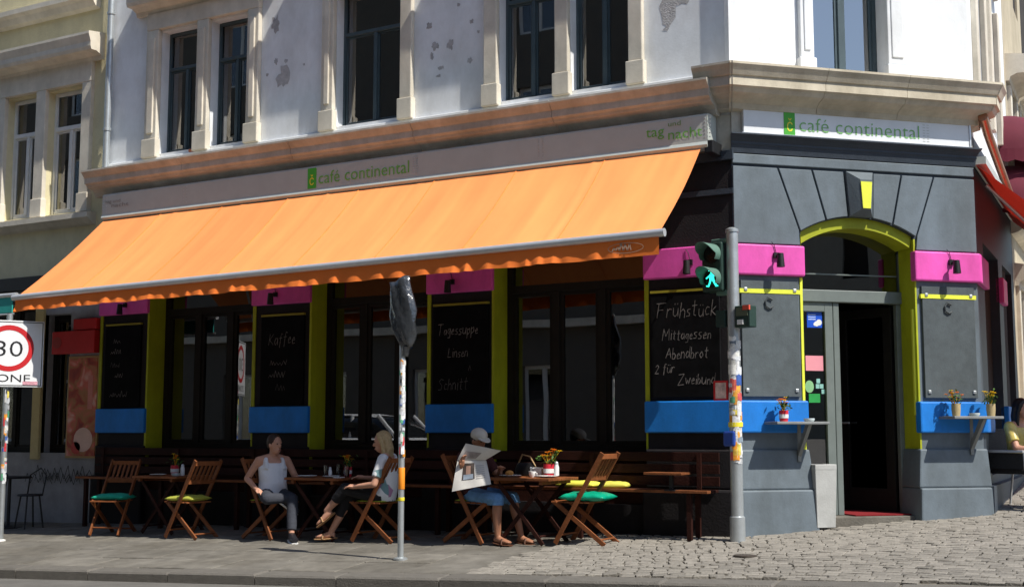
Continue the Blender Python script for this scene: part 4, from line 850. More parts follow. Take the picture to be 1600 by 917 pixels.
MB().lathe((0, 0, 1.18), [(.069, 0), (.078, .005), (.078, .05), (.069, .055)], 16).build('pole_band', ylw, tl, smooth=40); MB().box(-.10, .04, -.095, -.04, .98, 1.14).build('push_button', mat('button_blue', (.02, .06, .30), .4), tl, bevel=.02)
tl.location = (.12, -.36, G(.12, -.36)); tl.rotation_euler = (0, 0, R(-14))

# ------------------------------------------------------------------ covered sign post in the middle
cs = thing('covered_sign_post', 'thin stickered post carrying a sign wrapped in black plastic', 'sign post')
MB().tube([(0, 0, -.05), (0, 0, 2.75)], .032, 14).build('pole', metal, cs, smooth=40); MB().lathe((0, 0, 0), [(.075, 0), (.075, .02), (.04, .03)], 14).build('base_collar', metal, cs, smooth=40)
rn = random.Random(9); rings = []
for z, wd, cx_, dp_ in ((1.99, .05, .075, .035), (2.06, .075, .07, .05), (2.16, .105, .05, .06), (2.30, .14, .02, .062), (2.45, .152, .0, .06), (2.58, .148, -.015, .055), (2.70, .125, -.03, .05), (2.80, .11, -.05, .045), (2.86, .105, -.055, .035), (2.88, .06, -.055, .02)):
    rings.append(((cx_, 0, 2.17 + (z - 1.99) * .84), (wd, .015, .035), (0, dp_, 0)))
wr = MB().loft(rings, 26); wr.v = [p + Vector((.012 * math.sin(p.z * 26 + p.x * 19), .016 * math.sin(p.x * 44 + p.z * 17) + .008 * math.sin(p.z * 40 - p.x * 60), .012 * math.sin(p.x * 30))) for p in wr.v]
wr.build('plastic_wrap', plastic, cs, smooth=180); MB().tube([(.03, 0, 2.10), (.05, 0, 2.20)], [.036, .05], 12).build('plastic_knot', plastic, cs, smooth=40)
stickers(cs, 46, .033, .95, 2.1, 21, MIX); stickers(cs, 16, .0365, 1.0, 1.9, 23, WH)
MB().lathe((.003, 0, .72), [(.0335, 0), (.0345, .002), (.0345, .22), (.0335, .222)], 14).build('orange_band', mat('band_orange', (.85, .28, .02), .5), cs, smooth=40); MB().lathe((.002, 0, .60), [(.0335, 0), (.0345, .002), (.0345, .035), (.0335, .036)], 14).build('yellow_band', ylw, cs, smooth=40)
cs.location = (-2.86, -2.2, G(-2.86, -2.2))

# ------------------------------------------------------------------ 30 zone sign
zs = thing('speed_zone_sign', 'square 30 zone speed limit sign on a stickered post at the left edge', 'road sign')
MB().tube([(0, 0, -.05), (0, 0, 2.95)], .038, 14).build('pole', metal, zs, smooth=40)
MB().lathe((0, 0, 0), [(.07, 0), (.07, .05), (.045, .06)], 14).build('base_collar', whitep, zs, smooth=40)
stickers(zs, 34, .039, .75, 2.0, 31, MIX, face=-1.5)
pl = MB().box(-.42, .42, -.062, -.046, 2.0, 2.86).build('sign_plate', signw, zs, bevel=.004)
for side, oo in ((-1, -.0645), (1, -.0435)):
    f2 = Fr(0, 0, (1, 0), (0, 1)); fl = side > 0
    bd = MB(f2)
    for a0, a1, z0, z1 in ((-.405, .405, 2.015, 2.025), (-.405, .405, 2.835, 2.845), (-.405, -.395, 2.025, 2.835), (.395, .405, 2.025, 2.835)): bd.add([(a0, oo, z0), (a1, oo, z0), (a1, oo, z1), (a0, oo, z1)], [(0, 1, 2, 3)])
    bd.build('black_border', black, pl, recalc=False); rg = MB(f2); vs = []
    for i in range(41): t_ = 2 * math.pi * i / 40; vs += [(.30 * math.cos(t_), oo, 2.50 + .30 * math.sin(t_)), (.235 * math.cos(t_), oo, 2.50 + .235 * math.sin(t_))]
    rg.add(vs, [(2 * i, 2 * i + 2, 2 * i + 3, 2 * i + 1) for i in range(40)]); rg.build('red_ring', redp, pl, recalc=False)
    text_fit(f2, '30', -.165, .165, 2.395, .21, oo + side * .0005, pl, black, 'digits', flip=fl, thin=-.008); text_fit(f2, 'ZONE', -.27, .27, 2.065, .10, oo + side * .0005, pl, black, flip=fl, thin=-.002)
MB().box(.18, .36, -.0655, -.0635, 2.03, 2.075).build('sticker', mat('sticker_smudge', (.5, .25, .3), .6, .5, 30), pl)
for z in (2.15, 2.7): MB().lathe((0, 0, z), [(.039, 0), (.048, .003), (.048, .037), (.039, .04)], 14).build('clamp', metal, zs, smooth=40)
zs.location = (-9.51, -1.88, G(-9.51, -1.88) - .04); zs.rotation_euler = (0, 0, R(58)); zs.scale = (1.04, 1.04, 1.03)

# ------------------------------------------------------------------ folding chairs
def folding_chair():
    t_ = thing('folding_chair', 'x', 'chair', group='folding wooden chairs on the terrace')
    for sy in (-1, 1):
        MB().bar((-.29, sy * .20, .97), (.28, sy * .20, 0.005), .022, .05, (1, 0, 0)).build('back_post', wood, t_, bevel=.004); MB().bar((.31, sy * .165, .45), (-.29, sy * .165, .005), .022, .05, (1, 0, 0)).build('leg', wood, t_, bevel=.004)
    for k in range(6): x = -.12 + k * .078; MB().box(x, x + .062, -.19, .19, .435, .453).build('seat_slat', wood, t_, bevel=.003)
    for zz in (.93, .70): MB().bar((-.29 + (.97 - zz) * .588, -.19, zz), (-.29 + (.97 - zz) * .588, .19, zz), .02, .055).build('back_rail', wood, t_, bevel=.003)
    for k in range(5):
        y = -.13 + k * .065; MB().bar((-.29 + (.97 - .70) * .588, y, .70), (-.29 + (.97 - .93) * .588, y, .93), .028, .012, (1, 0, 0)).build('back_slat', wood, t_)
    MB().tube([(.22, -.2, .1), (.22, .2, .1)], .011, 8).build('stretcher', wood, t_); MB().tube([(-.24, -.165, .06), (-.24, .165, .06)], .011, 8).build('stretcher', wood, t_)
    return t_
fc = folding_chair()
CH = [(-1.42, -.79, 180, 'folding wooden chair with shiny green cushion right of the sunlit table'), (-2.80, -.88, -6, 'folding wooden chair under the newspaper reader'), (-3.96, -1.02, 176, 'folding wooden chair under the blonde woman'),
      (-5.66, -1.02, -8, 'folding wooden chair under the man in the white tank top'), (-6.80, -1.15, 172, 'folding wooden chair with lime bolster in the shade'), (-8.30, -1.05, -70, 'folding wooden chair with turquoise cushion at the far left')]
for i, (x, y, r_, lab) in enumerate(CH):
    o = fc if i == 0 else dup(fc); o.location = (x, y, G(x, y)); o.rotation_euler = (0, 0, R(r_)); o['label'] = lab
def cushion(x, y, z, rz, sx, sy, sz, m, label, seed=1):
    mb = MB(); n = 20; rn = random.Random(seed); vs = []; k1, k2 = rn.uniform(4, 7), rn.uniform(4, 7)
    for side in (1, -1):
        for i in range(n + 1):
            for j in range(n + 1):
                u, v = 2 * i / n - 1, 2 * j / n - 1; t_ = max(0, (1 - u ** 4) * (1 - v ** 4)) ** .55; pin = 1 - .07 * (1 - u * u) * abs(v) ** 3; pin2 = 1 - .07 * (1 - v * v) * abs(u) ** 3
                wr_ = .12 * math.sin(u * k1 + v * 2) * math.cos(v * k2 - u) + .05 * math.sin(9 * u * v + seed)
                vs.append((u * sx * pin2, v * sy * pin, sz * (.75 + (side * t_ * (1 + wr_) if side > 0 else -t_ * .72))))
    m1 = (n + 1) ** 2
    mb.add(vs, [(s_ * m1 + i * (n + 1) + j, s_ * m1 + (i + 1) * (n + 1) + j, s_ * m1 + (i + 1) * (n + 1) + j + 1, s_ * m1 + i * (n + 1) + j + 1) for s_ in (0, 1) for i in range(n) for j in range(n)])
    o = mb.build('cushion', m, None, smooth=180); o.location = (x, y, z); o.rotation_euler = (0, 0, R(rz)); return tag(o, label, 'cushion')
satin = mat('green_satin', (.0, .36, .21), .38, .25, 9, .5, 14, spec=.5); limec = mat('lime_cloth', (.35, .42, .03), .8, .1, 6); yelc = mat('yellow_cloth', (.72, .68, .08), .8, .1, 6); tealc = mat('turquoise_cloth', (.01, .36, .24), .8, .1, 6)
cushion(-1.40, -.79, G(-1.4, -.79) + .453, 5, .26, .22, .055, satin, 'shiny green satin cushion on the sunlit chair', 2)
cushion(-2.74, -.88, G(-2.74, -.88) + .453, 0, .19, .19, .018, limec, 'flat lime seat pad under the newspaper reader', 3); cushion(-4.0, -1.02, G(-4, -1.02) + .453, 0, .19, .19, .016, limec, 'flat lime seat pad under the blonde woman', 4)
cushion(-5.62, -1.02, G(-5.62, -1.02) + .453, 0, .19, .19, .016, limec, 'flat lime seat pad under the man in the tank top', 5); cushion(-6.88, -1.15, G(-6.88, -1.15) + .453, 5, .23, .19, .045, mat('lime_bolster_cloth', (.42, .44, .06), .8), 'puffy lime bolster on the shaded left chair', 6)
cushion(-8.27, -1.1, G(-8.27, -1.1) + .453, 20, .23, .2, .05, tealc, 'turquoise cushion on the leftmost terrace chair', 7)
# ------------------------------------------------------------------ tables
def table(x, y, zt, sx, sy, rz, label):
    t_ = thing('terrace_table', label, 'table', group='wooden terrace tables'); g = G(x, y); h = zt - g
    n = 7
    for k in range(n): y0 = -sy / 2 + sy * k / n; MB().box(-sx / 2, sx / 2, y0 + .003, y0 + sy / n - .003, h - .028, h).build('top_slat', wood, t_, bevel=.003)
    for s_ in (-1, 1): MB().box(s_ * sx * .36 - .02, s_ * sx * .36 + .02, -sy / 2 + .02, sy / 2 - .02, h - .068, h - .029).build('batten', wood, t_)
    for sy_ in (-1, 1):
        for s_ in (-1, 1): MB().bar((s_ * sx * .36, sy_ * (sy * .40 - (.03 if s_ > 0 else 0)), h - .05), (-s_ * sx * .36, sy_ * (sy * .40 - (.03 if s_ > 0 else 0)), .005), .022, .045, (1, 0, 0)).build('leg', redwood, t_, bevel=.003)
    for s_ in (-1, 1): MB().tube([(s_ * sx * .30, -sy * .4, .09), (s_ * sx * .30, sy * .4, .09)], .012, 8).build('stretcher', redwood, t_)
    t_.location = (x, y, g); t_.rotation_euler = (0, 0, R(rz)); return t_
table(-2.08, -.80, .615, .78, .70, 0, 'sunlit wooden table with flowers and breakfast between reader and green cushion'); table(-4.83, -.90, .57, .82, .70, 0, 'wooden table between the man in the tank top and the blonde woman'); table(-7.55, -.75, .54, .80, .70, 0, 'wooden table in deep shade left of the lime bolster chair')
# ------------------------------------------------------------------ benches along the wall
for x0, x1, lab in ((-3.25, -.16, 'reddish wooden wall bench running from the sunlit table to the traffic light'), (-6.4, -3.35, 'reddish wooden wall bench behind the couple at the middle table'), (-9.75, -6.5, 'reddish wooden wall bench behind the left shaded table')):
    g = G((x0 + x1) / 2, -.3); zs_ = .455 + .01 * (x1 > -1); t_ = thing('wall_bench', lab, 'bench', ((x0 + x1) / 2, -.3, g), group='wall benches')
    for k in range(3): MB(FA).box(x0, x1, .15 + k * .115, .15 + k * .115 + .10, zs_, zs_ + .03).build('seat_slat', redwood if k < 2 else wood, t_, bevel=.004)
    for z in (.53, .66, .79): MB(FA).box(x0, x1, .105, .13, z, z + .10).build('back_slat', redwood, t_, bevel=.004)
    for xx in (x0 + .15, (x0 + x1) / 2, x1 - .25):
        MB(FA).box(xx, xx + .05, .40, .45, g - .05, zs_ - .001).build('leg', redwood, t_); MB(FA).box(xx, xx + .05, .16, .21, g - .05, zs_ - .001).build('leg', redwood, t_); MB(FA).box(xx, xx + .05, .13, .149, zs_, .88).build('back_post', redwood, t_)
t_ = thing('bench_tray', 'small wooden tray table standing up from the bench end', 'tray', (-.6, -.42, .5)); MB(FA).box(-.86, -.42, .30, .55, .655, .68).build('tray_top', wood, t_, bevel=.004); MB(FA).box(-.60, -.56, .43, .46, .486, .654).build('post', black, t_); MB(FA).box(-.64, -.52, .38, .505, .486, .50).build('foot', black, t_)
cushion(-1.75, -.30, .487, 0, .24, .15, .045, yelc, 'yellow cushion on the bench behind the sunlit table', 8); cushion(-1.32, -.30, .487, 15, .17, .14, .045, mat('yellow_cloth_b', (.68, .62, .09), .8), 'smaller yellow cushion on the bench behind the green cushion', 9)
# ------------------------------------------------------------------ things on the tables
china = mat('white_china', (.8, .8, .78), .25, .02, 5)
def plate(x, y, z, r, label): return tag(MB().lathe((x, y, z), [(r * .55, 0), (r * .6, .004), (r, .018), (r, .021), (r * .6, .010), (.001, .009)], 22).build('plate', china, None, smooth=40), label, 'plate')
def shaker(x, y, z, label, m=china, h=.12, r=.022):
    t_ = thing('shaker', label, 'shaker', (x, y, z)); MB().lathe((x, y, z), [(r, 0), (r, h * .6), (r * .75, h * .75), (r * .75, h * .8)], 14).build('body', m, t_, smooth=40); MB().lathe((x, y, z + h * .8), [(r * .7, 0), (r * .72, h * .12), (r * .4, h * .2)], 12).build('cap', alu, t_, smooth=40)
def tumbler_(x, y, z, label, h=.14, r=.034, fill=(.16, .05, .03)):
    t_ = thing('drinking_glass', label, 'glass', (x, y, z)); MB().lathe((x, y, z), [(r * .8, 0), (r, h), (r * .94, h), (r * .75, .008)], 16).build('glass_wall', tumbler, t_, smooth=40); MB().lathe((x, y, z + .009), [(r * .7, 0), (r * .84, h * .6), (.001, h * .6)], 14).build('drink', mat('drink_%d' % int(fill[0] * 100), fill, .2), t_, smooth=40)
def cup(x, y, z, label):
    t_ = thing('coffee_cup', label, 'cup', (x, y, z)); MB().lathe((x, y, z), [(.022, 0), (.036, .03), (.04, .065), (.036, .065), (.03, .02)], 16).build('bowl', china, t_, smooth=40); MB().tube([(x + .037, y, z + .055), (x + .062, y, z + .045), (x + .055, y, z + .02), (x + .03, y, z + .018)], .005, 6).build('handle', china, t_, smooth=40); MB().lathe((x, y, z + .05), [(.035, 0), (.001, .001)], 14).build('coffee', mat('coffee', (.02, .01, .005), .2), t_)
T = .616
plate(-2.33, -.86, T, .125, 'white plate with a bread roll on the sunlit table'); tag(MB().ell((-2.34, -.86, T + .04), (.05, .035, .032), 14, 8).build('bread_roll', mat('bread', (.55, .25, .06), .7, .2, 12), None, smooth=180), 'golden bread roll on the white plate', 'bread')
plate(-1.86, -.86, T, .12, 'white plate beneath the salt shaker on the sunlit table'); flowers('flower_pot', -1.93, -.70, T + .001, 'red tin of orange flowers on the sunlit table', tin, petal, .06, .14, 6, 1.15)
shaker(-1.78, -.80, T + .022, 'tall white shaker beside the flower tin', china, .15, .028); shaker(-2.12, -.76, T, 'small clear salt shaker left of the coffee cup', tumbler, .11, .022)
cup(-2.04, -.88, T, 'white coffee cup in front of the flower tin'); tag(MB().box(-2.16, -2.02, -.72, -.60, T, T + .10).build('napkin_box', china, None, bevel=.006), 'white napkin box behind the coffee cup', 'box')
bowlb = mat('black_leather', (.012, .011, .011), .45, .2, 8)
bg = thing('black_bag', 'black handbag standing at the back of the sunlit table', 'bag', (-2.3, -.56, T)); MB().loft([((-2.3, -.55, T + .003), (.14, 0, 0), (0, .05, 0)), ((-2.3, -.55, T + .08), (.15, 0, 0), (0, .055, 0)), ((-2.3, -.55, T + .15), (.11, 0, 0), (0, .03, 0))], 18).build('bag_body', bowlb, bg, smooth=60); MB().tube([(-2.4, -.56, T + .13), (-2.34, -.57, T + .24), (-2.24, -.57, T + .22), (-2.17, -.57, T + .11)], .009, 8).build('handle', mat('tan_strap', (.35, .22, .1), .5), bg, smooth=60)
T = .571
plate(-5.05, -1.05, T, .12, 'white plate in front of the man in the tank top'); plate(-4.72, -1.0, T, .11, 'white plate in the middle of the couple\'s table'); tumbler_(-4.92, -.85, T, 'tall drinking glass nearest the man in the tank top'); tumbler_(-4.83, -.72, T, 'dark drinking glass behind the plates', .15, .034, (.03, .02, .02)); tumbler_(-4.55, -.92, T, 'drinking glass at the blonde woman\'s hand')
flowers('flower_pot', -4.72, -.68, T, 'red tin of orange flowers on the couple\'s table', tin, petal, .05, .12, 8); shaker(-4.82, -.9, T, 'white shaker on the couple\'s table'); tag(MB().box(-4.6, -4.52, -1.12, -1.0, T, T + .012).build('napkin', china, None), 'folded white napkin on the couple\'s table', 'napkin')
T = .541
flowers('flower_pot', -7.62, -.66, T, 'red tin of flowers on the left shaded table', tin, petal, .055, .13, 9); shaker(-7.42, -.72, T, 'white shaker on the left shaded table', china, .15, .028); plate(-7.68, -.9, T, .11, 'pale plate on the left shaded table'); ashtray((-7.38, -.88, T), 'pale dish on the left shaded table')
# black bar stools and table in the far left shade
for i, (x, y, lab) in enumerate(((-11.25, -.7, 'black wire stool left of the black bistro table'), (-10.35, -.75, 'black wire stool right of the black bistro table'))):
    t_ = thing('wire_stool', lab, 'stool', (x, y, G(x, y)), group='black wire stools'); g = G(x, y)
    MB().lathe((x, y, g + .46), [(.17, 0), (.18, .01), (.17, .025)], 18).build('seat', black, t_, smooth=40)
    for k in range(4): a_ = k * math.pi / 2 + .6; MB().tube([(x + .13 * math.cos(a_), y + .13 * math.sin(a_), g + .46), (x + .2 * math.cos(a_), y + .2 * math.sin(a_), g)], .012, 8).build('leg', black, t_)
    MB().tube([(x - .16, y + .08, g + .46), (x - .17, y + .13, g + .75), (x, y + .17, g + .85), (x + .17, y + .13, g + .75), (x + .16, y + .08, g + .46)], .011, 8).build('back_hoop', black, t_, smooth=40)
t_ = thing('bistro_table', 'black bistro table in the shade by the graffiti wall', 'table', (-10.8, -.75, G(-10.8, -.75))); g = G(-10.8, -.75)
MB().lathe((-10.8, -.75, g + .71), [(.3, 0), (.31, .01), (.3, .025)], 22).build('table_top', black, t_, smooth=40); MB().tube([(-10.8, -.75, g), (-10.8, -.75, g + .71)], .025, 10).build('column', black, t_, smooth=40); MB().lathe((-10.8, -.75, g), [(.2, 0), (.2, .015), (.03, .04)], 18).build('foot', black, t_, smooth=40)

# ------------------------------------------------------------------ people
def V(*a): return Vector(a)
def person(label, loc, rz, J, sk, hairm, hair='short', top=None, topm=None, legm=None, leglen='long', shoe=None, cap=None, belly=.0, sleeves=True, feet='shoe'):
    r = thing('person', label, 'person')
    D = dict(pel=V(0, 0, .54), waist=V(-.03, 0, .68), chest=V(-.04, 0, .86), neck=V(-.03, 0, 1.00), head=V(.02, 0, 1.14), hy=0, hp=0)
    D.update(J); b = MB()
    def torso(mb, e=0.0, z0=0, z1=9, lo=True):
        cs_ = [(D['pel'] + V(0, 0, -.08), .15, .12), (D['pel'], .175, .135 + belly * .3), (D['waist'], .155, .115 + belly), (D['chest'], .17, .115), (D['chest'] + (D['neck'] - D['chest']) * .55, .165, .085), (D['neck'] + V(0, 0, -.025), .07, .06)]
        cs_ = cs_[z0:z1]
        mb.loft([(c, (0, a + e, 0), (bb + e, 0, 0)) for c, a, bb in cs_], 18)
    torso(b)
    hd = D['head']; ry = Matrix.Rotation(D['hy'], 3, 'Z') @ Matrix.Rotation(D['hp'], 3, 'Y')
    hp_ = lambda x, y, z: hd + ry @ V(x, y, z)
    b.caps(D['neck'] + V(0, 0, -.04), .055, hp_(-.015, 0, -.05), .052)
    b.ell(hp_(0, 0, .02), (.092, .074, .105), 16, 10, ry); b.ell(hp_(.028, 0, -.055), (.056, .052, .06), 14, 8, ry); b.caps(hp_(.082, 0, .02), .010, hp_(.102, 0, -.022), .014, 8); b.ell(hp_(.07, 0, .032), (.02, .055, .012), 10, 6, ry)
    for s in (-1, 1): b.ell(hp_(-.005, s * .076, -.005), (.02, .012, .032), 8, 6, ry)
    b.ell(hp_(.082, 0, -.062), (.012, .025, .010), 8, 6, ry)
    arms = {}; 
    for s, k in ((-1, 'R'), (1, 'L')):
        sh = D.get('sh' + k, V(D['chest'].x, s * .178, .945)); el, wr = D['el' + k], D['wr' + k]; arms[k] = (sh, el, wr)
        b.caps(D['neck'] + V(-.01, s * .03, -.015), .048, sh + V(0, -s * .02, .006), .046); b.caps(sh, .050, el, .040); b.caps(el, .040, wr, .027)
        d_ = D.get('hd' + k, (wr - el)).normalized(); up = D.get('hu' + k, V(0, 0, 1)); sd = d_.cross(up).normalized(); nn = sd.cross(d_).normalized()
        pc_ = wr + d_ * .055; b.tube([wr, wr + d_ * .03, wr + d_ * .09], [.024, .03, .026], 10); b.ell(pc_ + sd * .0, (.03, .03, .02), 10, 6)
        for q_, L in ((-.030, .06), (-.010, .072), (.010, .075), (.028, .066)):
            f0 = wr + d_ * .088 + sd * q_; f1 = f0 + d_ * L * .5 - nn * .008; f2_ = f1 + d_ * L * .4 - nn * .022; b.caps(f0, .0095, f1, .009, 8); b.caps(f1, .009, f2_, .008, 8)
        t0 = wr + d_ * .03 + sd * (-.028 * s); t1 = t0 + d_ * .035 + sd * (-.022 * s); b.caps(t0, .012, t1, .010, 8); b.caps(t1, .010, t1 + d_ * .03 - nn * .012, .0085, 8)
    legs = {}
    for s, k in ((-1, 'R'), (1, 'L')):
        h = V(D['pel'].x + .02, s * .09, D['pel'].z - .02); kn, ank = D['kn' + k], D['an' + k]; legs[k] = (h, kn, ank)
        b.caps(h, .082, kn, .056); calf = kn.lerp(ank, .33); sl_ = (ank - kn).normalized(); back = V(-1, 0, 0) - sl_ * V(-1, 0, 0).dot(sl_)
        b.caps(kn, .053, calf + back * .012, .055); b.caps(calf + back * .012, .055, ank, .036)
        fd = D.get('fd' + k, V(1, 0, -.1)).normalized(); fu = (V(0, 0, 1) - fd * fd.z).normalized(); legs[k] += (fd, fu)
        fs_ = fd.cross(fu); heel = ank - fu * .045 - fd * .04
        b.loft([(heel, fs_ * .028, fu * .03), (heel + fd * .05 + fu * .01, fs_ * .034, fu * .042), (heel + fd * .14, fs_ * .04, fu * .03), (heel + fd * .2, fs_ * .042, fu * .02), (heel + fd * .235, fs_ * .03, fu * .012)], 14)
    body = b.build('body', sk, r, vox=.0085)
    for s in (-1, 1): MB().ell(hp_(.083, s * .03, .014), (.008, .011, .007), 10, 6, ry).build('eye', mat('eye_dark', (.02, .015, .012), .2), body, smooth=180)
    MB().ell(hp_(.094, 0, -.062), (.004, .022, .006), 10, 6, ry).build('lips', mat('lips', (.35, .10, .08), .5), body, smooth=180)
    # hair
    if hair != 'none':
        hb = MB(); hb.ell(hp_(-.022, 0, .04), (.098, .086, .105), 16, 10, ry); hb.ell(hp_(-.05, 0, -.03 if hair == 'long' else .0), (.062, .076, .08) if hair == 'long' else (.055, .074, .06), 14, 8, ry)
        if hair == 'long':
            rn = random.Random(4)
            for k in range(16):
                t_ = R(-75 + 150 * k / 15); y0 = math.sin(t_) * .082; x0 = -.03 - math.cos(t_) * .06; hb.tube([hp_(x0, y0, .03), hp_(x0 - .015, y0 * 1.08, -.08), hp_(x0 + rn.uniform(-.01, .02), y0 * 1.1, -.17), hp_(x0 + .02, y0 * 1.05, -.23 + rn.uniform(-.02, .02))], [.024, .026, .022, .008], 8)
            for s in (-1, 1): hb.tube([hp_(.045, s * .03, .115), hp_(.02, s * .078, .06), hp_(-.005, s * .088, -.05), hp_(-.01, s * .088, -.15), hp_(-.01, s * .075, -.21)], [.016, .02, .022, .02, .008], 8)
        hb.build('hair', hairm, r, vox=.008)
    # clothing
    if top:
        tb = MB(); torso(tb, .013, 0, 5 if top != 'tank' else 4)
        if top == 'tank': tb.loft([(D['chest'] + V(0, 0, -.06), (0, .175, 0), (.128, 0, 0)), (D['chest'] + V(0, 0, .02), (0, .168, 0), (.126, 0, 0)), (D['chest'] + V(0, 0, .05), (0, .145, 0), (.118, 0, 0))], 18)
        if top == 'tank':
            for s in (-1, 1): tb.loft([(D['chest'] + V(0, s * .105, -.02), (0, .05, 0), (.135, 0, 0)), (D['chest'] + V(.005, s * .105, .07), (0, .036, 0), (.105, 0, 0)), (D['chest'] + V(.005, s * .098, .12), (0, .028, 0), (.062, 0, 0))], 12)
        else:
            for k in 'RL':
                sh, el, wr = arms[k]; end = sh.lerp(el, .72) if sleeves else sh.lerp(el, .3); tb.caps(D['chest'].lerp(sh, .7), .06, sh, .066); tb.tube([sh, end], [.066, .062], 14)
        tb.build('top', topm, r, vox=.009)
    lb = MB(); torso(lb, .012, 0, 2)
    for k in 'RL':
        h, kn, ank, fd, fu = legs[k]; lb.caps(h, .098, kn, .072)
        end = kn.lerp(ank, {'long': .93, 'capri': .55, 'knee': .16}[leglen]); lb.tube([kn, kn.lerp(end, .5), end], [.070, .066, .056 if leglen != 'knee' else .074], 14)
    lb.build('trousers', legm, r, vox=.010)
    if shoe:
        for k in 'RL':
            h, kn, ank, fd, fu = legs[k]; fs_ = fd.cross(fu); heel = ank - fu * .05 - fd * .045; sbm = MB()
            if feet == 'shoe':
                sbm.loft([(heel - fd * .012, fs_ * .030, fu * .04), (heel + fd * .05 + fu * .012, fs_ * .044, fu * .058), (heel + fd * .14, fs_ * .05, fu * .042), (heel + fd * .21, fs_ * .05, fu * .034), (heel + fd * .26, fs_ * .034, fu * .022)], 14); s_ = sbm.build('shoe', shoe, r, smooth=60)
                MB().loft([(heel - fd * .015 - fu * .045, fs_ * .036, fu * .012), (heel + fd * .12 - fu * .045, fs_ * .054, fu * .012), (heel + fd * .22 - fu * .04, fs_ * .052, fu * .012), (heel + fd * .27 - fu * .034, fs_ * .034, fu * .011)], 12).build('sole', whitep, s_, smooth=60)
            else:
                sbm.loft([(heel - fd * .015 - fu * .032, fs_ * .034, fu * .012), (heel + fd * .12 - fu * .034, fs_ * .05, fu * .012), (heel + fd * .2 - fu * .028, fs_ * .05, fu * .012), (heel + fd * .255 - fu * .022, fs_ * .034, fu * .011)], 12); s_ = sbm.build('sandal', shoe, r, smooth=60)
                MB().tube([heel + fd * .15 + fs_ * .046 - fu * .03, heel + fd * .14 + fs_ * .03 + fu * .026, heel + fd * .14 - fs_ * .03 + fu * .026, heel + fd * .15 - fs_ * .046 - fu * .03], .011, 8).build('strap', shoe, s_, smooth=60)
    if cap:
        cbm = MB(); cbm.ell(hp_(-.012, 0, .065), (.108, .093, .085), 18, 10, ry); co = cbm.build('cap', cap, r, vox=.008)
        P = [hp_(.07 + .105 * math.cos(t_) * .95, .078 * math.sin(t_), .045 - .02 * math.cos(t_)) for t_ in [R(-90 + 15 * k) for k in range(13)]]; vm = MB(); vm.v = [p for p in P] + [p + V(0, 0, .008) for p in P]; n_ = len(P); vm.f = [tuple(range(n_)), tuple(range(n_, 2 * n_))] + [(i, (i + 1) % n_, n_ + (i + 1) % n_, n_ + i) for i in range(n_)]; vm.build('cap_visor', cap, co)
    r.location = (loc[0], loc[1], G(loc[0], loc[1])); r.rotation_euler = (0, 0, R(rz)); return r
brown = mat('brown_hair', (.035, .018, .01), .6, .3, 20); blond = mat('blonde_hair', (.42, .30, .15), .6, .25, 25, .3, 60, stretch=(4, 4, 1)); dark = mat('dark_hair', (.012, .009, .008), .5, .3, 20)
white_c = mat('white_cotton', (.76, .78, .82), .9, .04, 6, .6, 13); trous = mat('grey_trousers', (.040, .044, .058), .9, .12, 8, .6, 14); blackc = mat('black_cotton', (.010, .010, .013), .9, .2, 8, .6, 14)
shoe1 = mat('black_shoe', (.02, .02, .025), .4, .2, 10)
def printtee():
    m = bpy.data.materials.new('printed_cotton'); m.use_nodes = True; n = m.node_tree.nodes; l = m.node_tree.links; b = n['Principled BSDF']; b.inputs['Roughness'].default_value = .9
    tc = n.new('ShaderNodeTexCoord'); vz = n.new('ShaderNodeTexVoronoi'); vz.inputs['Scale'].default_value = 7; l.new(tc.outputs['Object'], vz.inputs['Vector'])
    cr = n.new('ShaderNodeValToRGB'); cr.color_ramp.interpolation = 'CONSTANT'; e = cr.color_ramp.elements; e[0].color = (.70, .72, .74, 1); e[1].position = .62; e[1].color = (.16, .28, .30, 1)
    for p_, c_ in ((.74, (.70, .72, .74, 1)), (.84, (.42, .22, .35, 1)), (.92, (.70, .70, .72, 1))): x_ = e.new(p_); x_.color = c_
    sx_ = n.new('ShaderNodeSeparateColor'); l.new(vz.outputs['Color'], sx_.inputs[0]); l.new(sx_.outputs[0], cr.inputs[0]); l.new(cr.outputs[0], b.inputs['Base Color']); return m
person('person in white tank top and dark trousers sitting at the middle table', (-5.60, -1.02), -32, dict(elR=V(-.14, -.29, .72), wrR=V(.10, -.24, .60), hdR=V(.8, .3, -.3), elL=V(.02, .27, .74), wrL=V(.24, .22, .74), hdL=V(1, -.2, -.1), knR=V(.42, -.20, .50), anR=V(.36, .06, .50), fdR=V(.1, .6, -.45), knL=V(.43, .11, .49), anL=V(.56, .06, .10), fdL=V(1, -.1, -.12), hy=R(22), head=V(.03, 0, 1.13)),
       skin, brown, 'short', 'tank', white_c, trous, 'long', shoe1, belly=.035)
person('blonde person in white printed t-shirt and black capri trousers sitting cross-legged', (-3.93, -1.02), 198, dict(pel=V(0, 0, .54), waist=V(-.04, 0, .68), elR=V(.05, -.25, .70), wrR=V(.30, -.17, .72), hdR=V(1, .2, .1), elL=V(.04, .25, .66), wrL=V(.29, .16, .63), hdL=V(1, -.25, 0), knL=V(.46, .05, .60), anL=V(.70, .0, .34), fdL=V(.75, 0, -.65), knR=V(.45, -.06, .50), anR=V(.66, -.06, .10), fdR=V(1, .05, -.1), hp=R(6), hy=R(14), head=V(.03, 0, 1.13)),
       skin, blond, 'long', 'tee', printtee(), blackc, 'capri', mat('tan_sandal', (.30, .17, .08), .6), feet='sandal')
